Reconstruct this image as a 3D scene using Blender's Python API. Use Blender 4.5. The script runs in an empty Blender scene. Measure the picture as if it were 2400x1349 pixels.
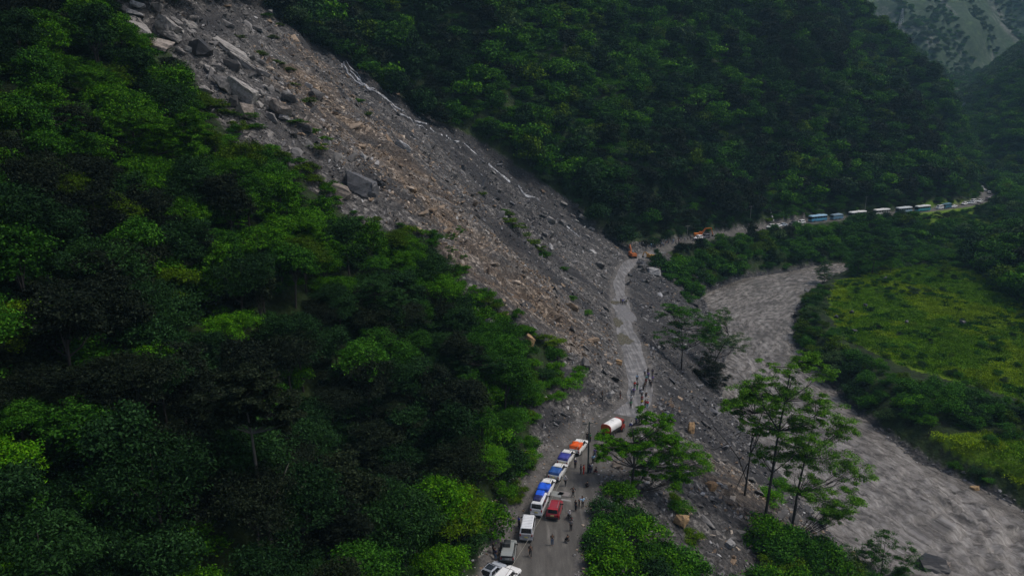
import bpy, bmesh, math, random
import numpy as np
from mathutils import Vector, Matrix

scene = bpy.context.scene
COL = scene.collection
S = 1.19                      # metres per unit of the survey sketch below
CAM_H = 52.0 * S
PITCH = math.radians(14.0)
FPX = 1714.0                  # focal length in pixels of the 2400 px wide photograph

# ---------------------------------------------------------------- camera
cam_d = bpy.data.cameras.new('camera')
cam_d.sensor_width = 36.0
cam_d.lens = 36.0 * FPX / 2400.0
cam_d.clip_end = 9000.0
cam = bpy.data.objects.new('camera', cam_d)
COL.objects.link(cam)
cam.location = (0, 0, CAM_H)
cam.rotation_euler = (math.radians(90.0) - PITCH, 0, 0)
scene.camera = cam

# ---------------------------------------------------------------- sky, sun, exposure
SUN_EL = math.radians(60.0)
SUN_AZ = math.radians(92.0)      # clockwise from +Y
world = bpy.data.worlds.new('World')
scene.world = world
world.use_nodes = True
wn = world.node_tree
wn.nodes.clear()
w_out = wn.nodes.new('ShaderNodeOutputWorld')
w_bg = wn.nodes.new('ShaderNodeBackground')
w_sky = wn.nodes.new('ShaderNodeTexSky')
w_sky.sky_type = 'NISHITA'
w_sky.sun_disc = False
w_sky.sun_elevation = SUN_EL
w_sky.sun_rotation = SUN_AZ
w_sky.air_density = 1.0
w_sky.dust_density = 4.0
w_sky.ozone_density = 1.0
w_bg.inputs['Strength'].default_value = 0.10
wn.links.new(w_sky.outputs[0], w_bg.inputs[0])
wn.links.new(w_bg.outputs[0], w_out.inputs[0])
sun_d = bpy.data.lights.new('sun', 'SUN')
sun_d.energy = 1.5
sun_d.angle = math.radians(14.0)
sun_d.color = (1.0, 0.96, 0.90)
sun = bpy.data.objects.new('sun', sun_d)
COL.objects.link(sun)
sdir = Vector((math.sin(SUN_AZ) * math.cos(SUN_EL), math.cos(SUN_AZ) * math.cos(SUN_EL), math.sin(SUN_EL)))
sun.rotation_euler = sdir.to_track_quat('Z', 'Y').to_euler()
scene.view_settings.view_transform = 'Standard'
scene.view_settings.look = 'None'
scene.view_settings.exposure = 0.17
scene.view_settings.gamma = 1.0
scene.view_settings.use_curve_mapping = False
scene.cycles.max_bounces = 5
scene.cycles.diffuse_bounces = 2
scene.cycles.glossy_bounces = 2
scene.cycles.volume_bounces = 0
scene.cycles.transparent_max_bounces = 4

# ---------------------------------------------------------------- survey helpers
cP, sP = math.cos(PITCH), math.sin(PITCH)
def ray(u, v):
    a = (np.asarray(u, float) - 1200.0) / FPX
    k = (np.asarray(v, float) - 674.5) / FPX
    return np.stack([a, cP - k * sP, -sP - k * cP], -1)
def Pz(u, v, z=0.0):
    """real-world point on the sight line at sketch height z"""
    d = ray(u, v); t = (z - 52.0) / d[..., 2]
    return np.array([d[0] * t, d[1] * t, z]) * S
def project(x, y, z):
    """real metres -> pixel of the 2400 px frame"""
    X = np.asarray(x, float); Y = np.asarray(y, float); Z = np.asarray(z, float) - CAM_H
    dep = Y * cP - Z * sP
    up = Y * sP + Z * cP
    dep = np.where(dep < 0.1, 0.1, dep)
    return 1200.0 + FPX * X / dep, 674.5 - FPX * up / dep, dep

rng = np.random.default_rng(7)
_N = np.random.default_rng(11).random((256, 256))
def vnoise(x, y):
    xi = np.floor(x).astype(int); yi = np.floor(y).astype(int)
    fx = x - xi; fy = y - yi
    fx = fx * fx * (3 - 2 * fx); fy = fy * fy * (3 - 2 * fy)
    a = _N[xi & 255, yi & 255]; b = _N[(xi + 1) & 255, yi & 255]
    c = _N[xi & 255, (yi + 1) & 255]; d = _N[(xi + 1) & 255, (yi + 1) & 255]
    return (a * (1 - fx) + b * fx) * (1 - fy) + (c * (1 - fx) + d * fx) * fy
def fbm(x, y, o=4):
    s = 0; a = 0.5; t = 0
    for i in range(o):
        s = s + a * (vnoise(x + 17.3 * i, y + 9.1 * i) - 0.5); t += a; a *= 0.5; x = x * 2.03; y = y * 2.03
    return 2 * s / t
def sm(x, a, b):
    t = np.clip((x - a) / (b - a), 0, 1); return t * t * (3 - 2 * t)
def poly_dist(px, py, P):
    """distance to an open polyline, side (+1 = left of travel), and arc position"""
    best = np.full(px.shape, 1e9); side = np.zeros(px.shape); pos = np.zeros(px.shape); acc = 0.0
    for i in range(len(P) - 1):
        ax, ay = P[i]; bx, by = P[i + 1]; dx, dy = bx - ax, by - ay
        L2 = dx * dx + dy * dy
        t = np.clip(((px - ax) * dx + (py - ay) * dy) / L2, 0, 1)
        qx = px - ax - t * dx; qy = py - ay - t * dy
        d = np.hypot(qx, qy)
        m = d < best - 1e-9
        cr = dx * (py - ay) - dy * (px - ax)
        best = np.where(m, d, best); side = np.where(m, np.where(cr > 0, 1.0, -1.0), side)
        pos = np.where(m, acc + t * math.sqrt(L2), pos)
        acc += math.sqrt(L2)
    return best, side, pos
def in_poly(px, py, P):
    ins = np.zeros(px.shape, bool); n = len(P)
    for i in range(n):
        x1, y1 = P[i]; x2, y2 = P[(i + 1) % n]
        if y1 == y2: continue
        c = ((y1 > py) != (y2 > py)) & (px < (x2 - x1) * (py - y1) / (y2 - y1) + x1)
        ins ^= c
    return ins

# ---------------------------------------------------------------- the valley as a height function (sketch units)
ROAD = [(-1.0, 40), (0.5, 58), (2.7, 73), (4.6, 82), (7.3, 92), (12.3, 105), (18.4, 114.5), (23.0, 124), (25.4, 136.7), (26.4, 149.4), (26.9, 164.6),
        (28.3, 179), (29.8, 196), (32.5, 216), (36.7, 234), (41.9, 246.6), (48, 257), (57.6, 269), (66, 280), (75.4, 290),
        (118, 321), (138, 335), (176.6, 355), (208, 370), (240, 389), (265, 410), (281, 431), (294, 456), (303, 482)]
LEG = [(318, 500), (352, 560), (366, 620), (360, 700), (335, 900), (330, 1400)]
ROADLEG = ROAD + LEG
ROAD_HW = lambda y: np.interp(y, [90, 112, 122, 180, 230, 260, 300], [4.2, 3.8, 2.5, 2.3, 1.9, 3.0, 3.4])
ZW_Y = [60, 104, 154, 188, 249, 314, 400]; ZW_Z = [-24.5, -22, -19, -16.5, -14, -12.5, -11]
def zw(y): return np.interp(y, ZW_Y, ZW_Z)
def pr(u, v):
    d = ray(u, v); y = 200.0
    for _ in range(12):
        t = (zw(y) - 52.0) / d[2]; y = d[1] * t
    return (float(d[0] * t), float(y))
RIV = [(272, 356), (235, 338)] + [pr(*q) for q in [(2200, 600), (2000, 614), (1920, 622), (1860, 637), (1740, 655), (1645, 693), (1690, 770),
       (1722, 815), (1690, 870), (1700, 950), (1800, 1070), (1890, 1190), (1960, 1262), (2080, 1345), (2150, 1700), (2800, 1700),
       (2700, 1380), (2400, 1213), (2330, 1168), (2260, 1133), (2150, 1088), (2040, 1005), (1945, 915), (1885, 860), (1848, 790),
       (1852, 740), (1875, 690), (1935, 655), (1990, 628), (2200, 613)]] + [(240, 325), (275, 347)]
HILLF = [(215, 40), (180, 140), (152, 205), (173, 276), (205, 325), (262, 352), (330, 385), (420, 420)]
CF = [(330, 440), (338, 480), (346, 540), (358, 600), (408, 700), (470, 800), (610, 1000), (760, 1200)]

def H(xr, yr, detail=True):
    x = np.asarray(xr, float) / S; y = np.asarray(yr, float) / S
    dR, side, pos = poly_dist(x, y, ROADLEG)
    dRo, _, _ = poly_dist(x, y, ROAD)
    hw = ROAD_HW(y)
    left = side > 0
    dl = np.maximum(dR - hw, 0)
    # --- uphill side
    yg = 264.0 + 0.05 * (39 - x)
    dA, _, _ = poly_dist(x, np.minimum(y, yg), ROAD[:17])
    dA = np.maximum(dA - hw, 0)
    zA = 0.72 * dA * (1 - 0.10 * np.exp(-dA / 12.0))
    zBl = zA + 0.86 * np.maximum(y - yg, 0)
    dB, _, _ = poly_dist(x, y, ROAD[13:])
    zBr = 1.0 * np.maximum(dB - 3.4, 0)
    m = sm(x, 2, 50)
    zL = zBl * (1 - m) + zBr * m
    zL = np.where((y < yg) & (x < 45), zA, zL)
    dleg, _, _ = poly_dist(x, y, [ROAD[-1]] + LEG)
    floor = 0.17 * np.maximum(y - 500, 0)
    zL = np.where(y > 440, np.minimum(zL, 1.55 * dleg + 2 + floor), zL)
    zL = np.where(y > 470, np.minimum(zL, 126 - 1.05 * (x - 266) + 0.1 * (y - 600)), zL)
    far = sm(x, 45, 90)
    if detail:
        amp = sm(dl, 2, 30)
        g = np.exp(-((y - yg) / 7.0) ** 2) * (x < 60)
        n1 = fbm(x / 34.0, y / 34.0, 4)
        isB = sm(y - yg + 0.6 * np.maximum(x - 45, 0), 0, 25)
        zL = zL + amp * (n1 * (3.2 + 10 * isB)) + amp * fbm(x / 9.0 + 5, y / 9.0, 3) * 1.3
        # ribs that run down the slide
        zL = zL + amp * (1 - isB) * (2.6 * fbm(x / 40.0, y / 9.0 + 0.05 * x, 3) + 1.2 * fbm(x / 26.0, y / 3.6 + 0.06 * x, 3))
        for yc_, w_, dp_ in ((128, 1.0, 1.4), (149, 1.3, 1.8), (171, 1.1, 1.5), (193, 1.5, 2.2), (214, 1.2, 1.7), (233, 1.6, 2.4), (250, 1.2, 1.5)):
            zL = zL - sm(dl, 4, 16) * (1 - isB) * dp_ * np.exp(-((y - yc_ - 5 * fbm(x / 17.0 + yc_, x * 0 + yc_, 3)) / w_) ** 2)
        step = fbm(x / 7.0 + 31, y / 12.0, 4)
        zL = zL + amp * (1 - isB) * 1.7 * (sm(step, 0.05, 0.22) - 0.5) * sm(fbm(x / 30.0 + 2, y / 30.0 + 8, 2), -0.2, 0.3)
        zL = zL - 2.2 * g * sm(dl, 1, 8)
        # steep-sided wooded hollow and rock bench on the near flank
        zL = zL - 9.0 * np.exp(-(((x + 24) / 15) ** 2 + ((y - 79) / 11) ** 2)) * sm(dl, 0, 14)
        zL = zL + 3.0 * np.exp(-(((x + 72) / 12) ** 2 + ((y - 158) / 9) ** 2))
    # --- river side
    rd, _, _ = poly_dist(x, y, RIV + RIV[:1])
    inr = in_poly(x, y, RIV)
    w = zw(y)
    dF, sF, _ = poly_dist(x, y, HILLF)
    dr = np.maximum(dRo - hw - 0.8, 0)
    s = dr / (dr + rd + 1e-6)
    zbank = w * s ** 1.05 + (0.8 * fbm(x / 11.0, y / 11.0, 4) * sm(dr, 0, 8) * sm(rd, 0, 6) if detail else 0)
    # which bank: right bank = far side of the river
    bank_r = (in_poly(x, y, RB))
    zter = w + 5.0 * sm(rd, 0, 9) + 1.5 * sm(rd, 18, 24) * sm(-y, -175, -120) + 0.035 * rd + np.where(sF < 0, np.minimum(0.42 * dF, 45), 0)
    if detail:
        zter = zter + 0.5 * fbm(x / 8.0, y / 8.0, 4) * sm(rd, 1, 8) + np.where(sF < 0, 1, 0) * 5 * fbm(x / 30.0, y / 30.0, 4) * sm(dF, 0, 20)
    zR = np.where(bank_r, zter, zbank)
    zR = np.where(inr, w - 0.4 - 1.6 * sm(rd, 0, 4), zR)
    # --- up the valley
    dC, sC, _ = poly_dist(x, y, CF)
    zC = floor + np.where(sC < 0, 0.95 * dC, 0)
    zC = np.minimum(zC, 330)
    zE = np.interp(x - 0.5 * (y - 900), [380, 427, 477, 516, 549, 590], [185, 146, 112, 87, 68, 50]) - 0.75 * np.abs(y - 900)
    zD = 55 + 0.74 * (y - 1010 - 0.22 * (x - 600))
    if detail:
        zC = zC + np.where(sC < 0, 1, 0) * 9 * fbm(x / 50.0, y / 50.0, 5) * sm(dC, 0, 30)
        zE = zE + 9 * fbm(x / 50.0, y / 50.0, 5)
        rid = np.abs(fbm((x * 0.8 - y * 0.55) / 130.0, (x * 0.55 + y * 0.8) / 420.0, 5))
        zD = zD + 90 * (0.35 - rid) + 22 * fbm(x / 36.0, y / 60.0, 5)
    zD = np.minimum(zD, 520)
    zfar = np.maximum(np.maximum(zC, zE), zD)
    zfar = np.where(y < 640, zC, zfar)
    mR = sm(y, 425, 475)
    zR = zR * (1 - mR) + np.maximum(zfar, 0) * mR
    z = np.where(left, zL, zR)
    # the road bench itself
    zr = sm(dRo, hw - 0.3, hw + 1.6)
    z = z * zr
    return z * S
# everything on the far side of the river (right bank)
RB = RIV[-16:] + [(420, 400), (420, -50), (150, -50), RIV[-17]]

xs = np.concatenate([np.arange(-215, -120, 2.4), np.arange(-120, 150, 1.0), np.arange(150, 545, 2.6)])
ys = np.concatenate([np.arange(36, 330, 1.0), np.arange(330, 860, 2.6)])
GX, GY = np.meshgrid(xs, ys, indexing='ij')
GZ = H(GX, GY)
def ground(x, y):
    x = np.asarray(x, float); y = np.asarray(y, float)
    i = np.clip(np.searchsorted(xs, x) - 1, 0, len(xs) - 2); j = np.clip(np.searchsorted(ys, y) - 1, 0, len(ys) - 2)
    fx = np.clip((x - xs[i]) / (xs[i + 1] - xs[i]), 0, 1); fy = np.clip((y - ys[j]) / (ys[j + 1] - ys[j]), 0, 1)
    return (GZ[i, j] * (1 - fx) + GZ[i + 1, j] * fx) * (1 - fy) + (GZ[i, j + 1] * (1 - fx) + GZ[i + 1, j + 1] * fx) * fy
def hits(uv, lift=0.0):
    """first ground points met by the sight lines through the pixels uv (n x 2)"""
    uv = np.asarray(uv, float); D = ray(uv[:, 0], uv[:, 1])
    T = np.concatenate([np.arange(45, 420, 0.6), np.arange(420, 1000, 2.0)])
    X = D[:, 0:1] * T; Y = D[:, 1:2] * T; Z = CAM_H + D[:, 2:3] * T
    g = ground(X, Y) + lift
    below = Z < g
    k = np.argmax(below, 1); ok = below.any(1)
    k = np.where(ok, k, len(T) - 1)
    a = np.arange(len(k)); k0 = np.maximum(k - 1, 0)
    e0 = (Z - g)[a, k0]; e1 = (Z - g)[a, k]
    f = np.clip(e0 / (e0 - e1 + 1e-9), 0, 1)
    t = T[k0] + f * (T[k] - T[k0])
    x = D[:, 0] * t; y = D[:, 1] * t
    return np.stack([x, y, ground(x, y)], 1), ok
def hit(u, v): return hits([(u, v)])[0][0]

# outlines read off the photograph, used on the projected positions
N_SLIDE = [(270, 0), (300, 50), (380, 100), (440, 165), (480, 210), (500, 260), (545, 335), (640, 365), (700, 405), (740, 455), (810, 505),
           (870, 535), (960, 545), (1030, 600), (1085, 690), (1150, 725), (1215, 775), (1275, 800), (1300, 870), (1285, 925), (1245, 950),
           (1240, 1040), (1225, 1120), (1195, 1190), (1150, 1255), (1105, 1349), (1105, 1500), (1345, 1500), (1345, 1290), (1358, 1210), (1368, 1150),
           (1392, 1112), (1500, 1122), (1568, 1180), (1605, 1270), (1700, 1340), (1745, 1300), (1720, 1220), (1790, 1195), (1880, 1240),
           (1800, 1080), (1700, 930), (1655, 900), (1600, 850), (1560, 770), (1590, 700), (1540, 625), (1545, 590), (1640, 562), (1800, 533),
           (1900, 521), (2040, 504), (2180, 496), (2265, 487), (2330, 466), (2310, 440), (2285, 428), (2268, 440), (2262, 470), (2150, 481), (1890, 500), (1640, 545),
           (1470, 572), (1430, 545), (1390, 515), (1340, 470), (1270, 425), (1200, 378), (1120, 325), (1000, 268), (900, 200), (830, 148),
           (720, 80), (600, -10)]
N_GRASS = [(1965, 660), (2040, 640), (2200, 616), (2290, 640), (2400, 720), (2500, 740), (2500, 950), (2400, 935), (2250, 890), (2100, 850), (1995, 800), (1945, 740), (1950, 690)]
N_GRASS2 = [(2180, 1020), (2300, 1010), (2500, 1060), (2500, 1180), (2400, 1140), (2330, 1095), (2240, 1065)]
ROADC = [(S * a, S * b) for a, b in ROAD]
def road_sample():
    pts = []
    for i in range(len(ROADC) - 1):
        (ax, ay), (bx, by) = ROADC[i], ROADC[i + 1]
        n = max(2, int(math.hypot(bx - ax, by - ay) / 0.5))
        for k in range(n):
            t = k / n; pts.append((ax + (bx - ax) * t, ay + (by - ay) * t))
    return np.array(pts)
RS = road_sample()
for _ in range(40): RS[1:-1] = 0.25 * RS[:-2] + 0.5 * RS[1:-1] + 0.25 * RS[2:]
RT = np.gradient(RS, axis=0); RT /= np.linalg.norm(RT, axis=1)[:, None]
RN = np.stack([-RT[:, 1], RT[:, 0]], 1)
RU, RV, _ = project(RS[:, 0], RS[:, 1], 0 * RS[:, 0])
def on_road(u, v, off):
    """(x, y, heading) on the road where it is seen at pixel u (v settles the bend); off = metres to the left of the centre line"""
    P = RS + RN * off
    U, V, _ = project(P[:, 0], P[:, 1], 0 * P[:, 0])
    k = int(np.argmin((U - u) ** 2 + (2.5 * (V - v)) ** 2))
    return P[k, 0], P[k, 1], math.atan2(RT[k, 1], RT[k, 0])
# ---------------------------------------------------------------- materials
def new_mat(name):
    m = bpy.data.materials.new(name); m.use_nodes = True
    nt = m.node_tree; nt.nodes.clear()
    o = nt.nodes.new('ShaderNodeOutputMaterial'); b = nt.nodes.new('ShaderNodeBsdfPrincipled')
    nt.links.new(b.outputs[0], o.inputs[0])
    return m, nt, b
def N(nt, t, **kw):
    n = nt.nodes.new(t)
    for k, v in kw.items():
        if k in ('operation', 'blend_type', 'data_type', 'attribute_name', 'feature', 'noise_dimensions', 'attribute_type'): setattr(n, k, v)
        elif hasattr(n.inputs.get(k.replace('_', ' ')) or 0, 'default_value'): n.inputs[k.replace('_', ' ')].default_value = v
    return n
def tex_coord(nt): return nt.nodes.new('ShaderNodeNewGeometry').outputs['Position']
def noise(nt, scale, detail=4, rough=0.55, vec=None, stretch=None, rot=0.0):
    n = nt.nodes.new('ShaderNodeTexNoise'); n.inputs['Scale'].default_value = scale
    n.inputs['Detail'].default_value = detail; n.inputs['Roughness'].default_value = rough
    v = vec or tex_coord(nt)
    if stretch:
        mp = nt.nodes.new('ShaderNodeMapping'); mp.inputs['Scale'].default_value = stretch; mp.inputs['Rotation'].default_value = (0, 0, rot)
        nt.links.new(v, mp.inputs[0]); v = mp.outputs[0]
    nt.links.new(v, n.inputs['Vector'])
    return n.outputs[0]
def ramp(nt, fac, stops):
    r = nt.nodes.new('ShaderNodeValToRGB'); e = r.color_ramp.elements
    while len(e) < len(stops): e.new(0.5)
    for k, (p, c) in enumerate(stops):
        e[k].position = p; e[k].color = (c[0], c[1], c[2], 1) if hasattr(c, '__len__') else (c, c, c, 1)
    nt.links.new(fac, r.inputs[0]); return r.outputs[0]
def mix(nt, fac, a, b, mode='MIX'):
    m = nt.nodes.new('ShaderNodeMix'); m.data_type = 'RGBA'; m.blend_type = mode
    for s, v in ((m.inputs[0], fac), (m.inputs[6], a), (m.inputs[7], b)):
        if isinstance(v, (int, float)): s.default_value = v
        elif isinstance(v, tuple): s.default_value = (*v[:3], 1)
        else: nt.links.new(v, s)
    return m.outputs[2]
def attr(nt, name):
    a = nt.nodes.new('ShaderNodeAttribute'); a.attribute_name = name; return a
def bump(nt, b, h, dist=0.3, strength=0.6):
    n = nt.nodes.new('ShaderNodeBump'); n.inputs['Distance'].default_value = dist; n.inputs['Strength'].default_value = strength
    nt.links.new(h, n.inputs['Height']); nt.links.new(n.outputs[0], b.inputs['Normal'])
def set_in(b, **kw):
    for k, v in kw.items():
        s = b.inputs[k.replace('_', ' ')]
        s.default_value = (*v, 1) if isinstance(v, tuple) and len(v) == 3 and len(s.default_value) == 4 else v
_mats = {}
def paint(name, col, rough=0.5, metal=0.0, coat=0.0, dirt=0.25, scale=1.5):
    """a plain finish broken by dust and small wear"""
    if name in _mats: return _mats[name]
    m, nt, b = new_mat(name)
    tc = nt.nodes.new('ShaderNodeTexCoord').outputs['Object']
    n = noise(nt, scale, 5, 0.6, vec=tc)
    dirtc = (0.16, 0.145, 0.125)
    f = ramp(nt, n, [(0.42, 0.0), (0.75, dirt)])
    nt.links.new(mix(nt, f, col, dirtc), b.inputs['Base Color'])
    r = ramp(nt, n, [(0.35, rough), (0.7, min(1, rough + 0.25))]); nt.links.new(r, b.inputs['Roughness'])
    set_in(b, Metallic=metal)
    if coat: b.inputs['Coat Weight'].default_value = coat; b.inputs['Coat Roughness'].default_value = 0.12
    _mats[name] = m; return m

# terrain: forest floor, rubble, meadow, mud, by the masks stored on the mesh
def terrain_mat():
    m, nt, b = new_mat('valley_ground')
    a = attr(nt, 'mask'); sep = nt.nodes.new('ShaderNodeSeparateColor'); nt.links.new(a.outputs['Color'], sep.inputs[0])
    a2 = attr(nt, 'mask2'); sep2 = nt.nodes.new('ShaderNodeSeparateColor'); nt.links.new(a2.outputs['Color'], sep2.inputs[0])
    pos = tex_coord(nt)
    # forest floor
    nf = noise(nt, 0.35, 6)
    soil = ramp(nt, nf, [(0.3, (0.008, 0.010, 0.005)), (0.5, (0.014, 0.028, 0.006)), (0.7, (0.030, 0.05, 0.010))])
    # rubble
    vor = nt.nodes.new('ShaderNodeTexVoronoi'); vor.inputs['Scale'].default_value = 1.15; nt.links.new(pos, vor.inputs['Vector'])
    vor2 = nt.nodes.new('ShaderNodeTexVoronoi'); vor2.inputs['Scale'].default_value = 3.1; nt.links.new(pos, vor2.inputs['Vector'])
    vs = nt.nodes.new('ShaderNodeSeparateColor'); nt.links.new(vor.outputs['Color'], vs.inputs[0])
    vs2 = nt.nodes.new('ShaderNodeSeparateColor'); nt.links.new(vor2.outputs['Color'], vs2.inputs[0])
    streak = noise(nt, 1.0, 6, 0.6, stretch=(0.035, 0.22, 0.05))
    grey = ramp(nt, vs.outputs[0], [(0.0, (0.045, 0.043, 0.044)), (0.45, (0.10, 0.094, 0.09)), (0.8, (0.17, 0.16, 0.15)), (1.0, (0.30, 0.28, 0.26))])
    tan = ramp(nt, vs.outputs[0], [(0.0, (0.07, 0.05, 0.035)), (0.5, (0.17, 0.125, 0.085)), (0.85, (0.27, 0.20, 0.14)), (1.0, (0.42, 0.34, 0.26))])
    g2 = ramp(nt, vs2.outputs[1], [(0.0, 0.45), (1.0, 1.25)])
    tb = nt.nodes.new('ShaderNodeMath'); tb.operation = 'MULTIPLY_ADD'; nt.links.new(streak, tb.inputs[0]); tb.inputs[1].default_value = 1.6; tb.inputs[2].default_value = -0.8
    tb2 = nt.nodes.new('ShaderNodeMath'); tb2.operation = 'ADD'; tb2.use_clamp = True; nt.links.new(tb.outputs[0], tb2.inputs[0]); nt.links.new(sep.outputs[2], tb2.inputs[1])
    tanm = ramp(nt, tb2.outputs[0], [(0.35, 0.0), (0.8, 0.85)])
    rub = mix(nt, tanm, grey, tan)
    fines = ramp(nt, noise(nt, 1.0, 6, 0.62, stretch=(0.04, 0.26, 0.05)), [(0.44, 0.0), (0.58, 0.85)])
    rub = mix(nt, fines, rub, mix(nt, tanm, (0.052, 0.050, 0.050), (0.095, 0.070, 0.052)))
    rub = mix(nt, 1.0, rub, g2, 'MULTIPLY')
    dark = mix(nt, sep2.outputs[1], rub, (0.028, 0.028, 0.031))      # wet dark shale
    # meadow
    gr = ramp(nt, noise(nt, 0.09, 7, 0.65), [(0.3, (0.06, 0.13, 0.002)), (0.5, (0.12, 0.21, 0.003)), (0.68, (0.17, 0.25, 0.006))])
    gr = mix(nt, ramp(nt, noise(nt, 1.3, 5, 0.7), [(0.4, 0.0), (0.62, 0.7)]), gr, (0.045, 0.10, 0.003))
    # road and mud
    mud = ramp(nt, noise(nt, 0.5, 6, 0.6), [(0.35, (0.085, 0.08, 0.075)), (0.65, (0.15, 0.14, 0.132))])
    # far wooded slopes
    farc = ramp(nt, noise(nt, 0.035, 9, 0.75), [(0.36, (0.020, 0.040, 0.022)), (0.46, (0.050, 0.078, 0.045)), (0.56, (0.035, 0.070, 0.030)), (0.68, (0.085, 0.13, 0.05))])
    scar = noise(nt, 1.0, 7, 0.65, stretch=(0.030, 0.006, 0.012), rot=math.radians(25))
    farc = mix(nt, ramp(nt, scar, [(0.54, 0.0), (0.64, 0.75)]), farc, (0.17, 0.165, 0.165))
    farc = mix(nt, ramp(nt, noise(nt, 0.11, 6, 0.75), [(0.44, 0.0), (0.56, 0.85)]), farc, (0.016, 0.036, 0.018))
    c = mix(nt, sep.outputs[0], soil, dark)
    c = mix(nt, sep.outputs[1], c, gr)
    c = mix(nt, sep2.outputs[0], c, mud)
    c = mix(nt, sep2.outputs[2], c, farc)
    nt.links.new(c, b.inputs['Base Color']); set_in(b, Roughness=0.9)
    b.inputs['Specular IOR Level'].default_value = 0.25
    h1 = mix(nt, 0.5, vor.outputs['Distance'], noise(nt, 2.2, 6, 0.7))
    bump(nt, b, h1, 0.7, 0.8)
    return m
M_ground = terrain_mat()

def asphalt_mat():
    m, nt, b = new_mat('dusty_asphalt')
    n = noise(nt, 0.5, 7, 0.7, stretch=(0.9, 0.28, 1), rot=math.radians(17)); n2 = noise(nt, 9.0, 4, 0.6)
    tr = noise(nt, 1.0, 5, 0.55, stretch=(0.75, 0.07, 1), rot=math.radians(-20))
    c = ramp(nt, n, [(0.3, (0.055, 0.052, 0.048)), (0.5, (0.098, 0.092, 0.083)), (0.68, (0.17, 0.16, 0.143))])
    c = mix(nt, ramp(nt, tr, [(0.42, 0.0), (0.56, 0.7)]), c, (0.055, 0.051, 0.046))
    c = mix(nt, ramp(nt, n2, [(0.55, 0.0), (0.75, 0.35)]), c, (0.22, 0.21, 0.19))
    nt.links.new(c, b.inputs['Base Color']); set_in(b, Roughness=0.85); bump(nt, b, n2, 0.03, 0.5)
    return m
def mud_mat():
    m, nt, b = new_mat('wet_mud_track')
    n = noise(nt, 0.45, 6, 0.6); ruts = noise(nt, 1.0, 5, 0.6, stretch=(1.6, 0.06, 1), rot=math.radians(-4))
    c = ramp(nt, n, [(0.3, (0.15, 0.145, 0.145)), (0.55, (0.23, 0.222, 0.22)), (0.75, (0.32, 0.31, 0.305))])
    c = mix(nt, ramp(nt, ruts, [(0.45, 0.0), (0.56, 0.6)]), c, (0.09, 0.085, 0.082))
    nt.links.new(c, b.inputs['Base Color'])
    r = ramp(nt, n, [(0.4, 0.35), (0.6, 0.7)]); nt.links.new(r, b.inputs['Roughness']); bump(nt, b, ruts, 0.15, 0.7)
    return m
def river_mat(name, base, light, dark):
    m, nt, b = new_mat(name)
    fl = attr(nt, 'flow').outputs['Vector']
    n = noise(nt, 0.9, 8, 0.68, vec=fl, stretch=(0.36, 0.95, 1))
    n2 = noise(nt, 3.5, 6, 0.7, vec=fl, stretch=(0.42, 0.9, 1))
    big = noise(nt, 0.16, 4, 0.6, vec=fl, stretch=(0.5, 1, 1))
    c = ramp(nt, n, [(0.34, dark), (0.47, base), (0.64, light)])
    c = mix(nt, ramp(nt, n2, [(0.52, 0.0), (0.68, 0.6)]), c, light)
    c = mix(nt, ramp(nt, big, [(0.36, 0.6), (0.55, 0.0)]), c, dark)
    nt.links.new(c, b.inputs['Base Color']); set_in(b, Roughness=0.22)
    b.inputs['Specular IOR Level'].default_value = 0.5
    bump(nt, b, mix(nt, 0.5, n, n2), 0.55, 0.9)
    return m

# ---------------------------------------------------------------- mesh helpers
def mesh_from(name, V, F, mats=(), attrs=None, smooth=False, fmat=None):
    """V n x 3, F m x k (all faces the same size) or a list of tuples"""
    me = bpy.data.meshes.new(name)
    V = np.asarray(V, np.float32)
    if isinstance(F, np.ndarray):
        k = F.shape[1]; me.vertices.add(len(V)); me.vertices.foreach_set('co', V.ravel())
        me.loops.add(F.size); me.loops.foreach_set('vertex_index', F.astype(np.int32).ravel())
        me.polygons.add(len(F)); me.polygons.foreach_set('loop_start', np.arange(0, F.size, k, dtype=np.int32))
        me.update(calc_edges=True)
    else:
        me.from_pydata([tuple(map(float, p)) for p in V], [], F); me.update()
    for m in mats: me.materials.append(m)
    if attrs:
        for k2, (ty, arr) in attrs.items():
            a = me.attributes.new(k2, ty, 'POINT')
            a.data.foreach_set({'FLOAT': 'value', 'FLOAT_VECTOR': 'vector', 'FLOAT_COLOR': 'color', 'INT': 'value'}[ty], np.asarray(arr).ravel())
    if smooth: me.polygons.foreach_set('use_smooth', np.ones(len(me.polygons), bool))
    if fmat is not None: me.polygons.foreach_set('material_index', np.asarray(fmat, np.int32))
    return me
def link(name, me, parent=None, loc=None, rz=None, label=None, cat=None, group=None, kind=None):
    o = bpy.data.objects.new(name, me); COL.objects.link(o)
    if parent is not None: o.parent = parent
    if loc is not None: o.location = tuple(float(c) for c in loc)
    if rz is not None: o.rotation_euler = (0, 0, rz)
    if label: o['label'] = label
    if cat: o['category'] = cat
    if group: o['group'] = group
    if kind: o['kind'] = kind
    return o
def grid_faces(nx, ny):
    a = (np.arange(nx - 1)[:, None] * ny + np.arange(ny - 1)[None, :]).ravel()
    return np.stack([a, a + ny, a + ny + 1, a + 1], 1)

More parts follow.
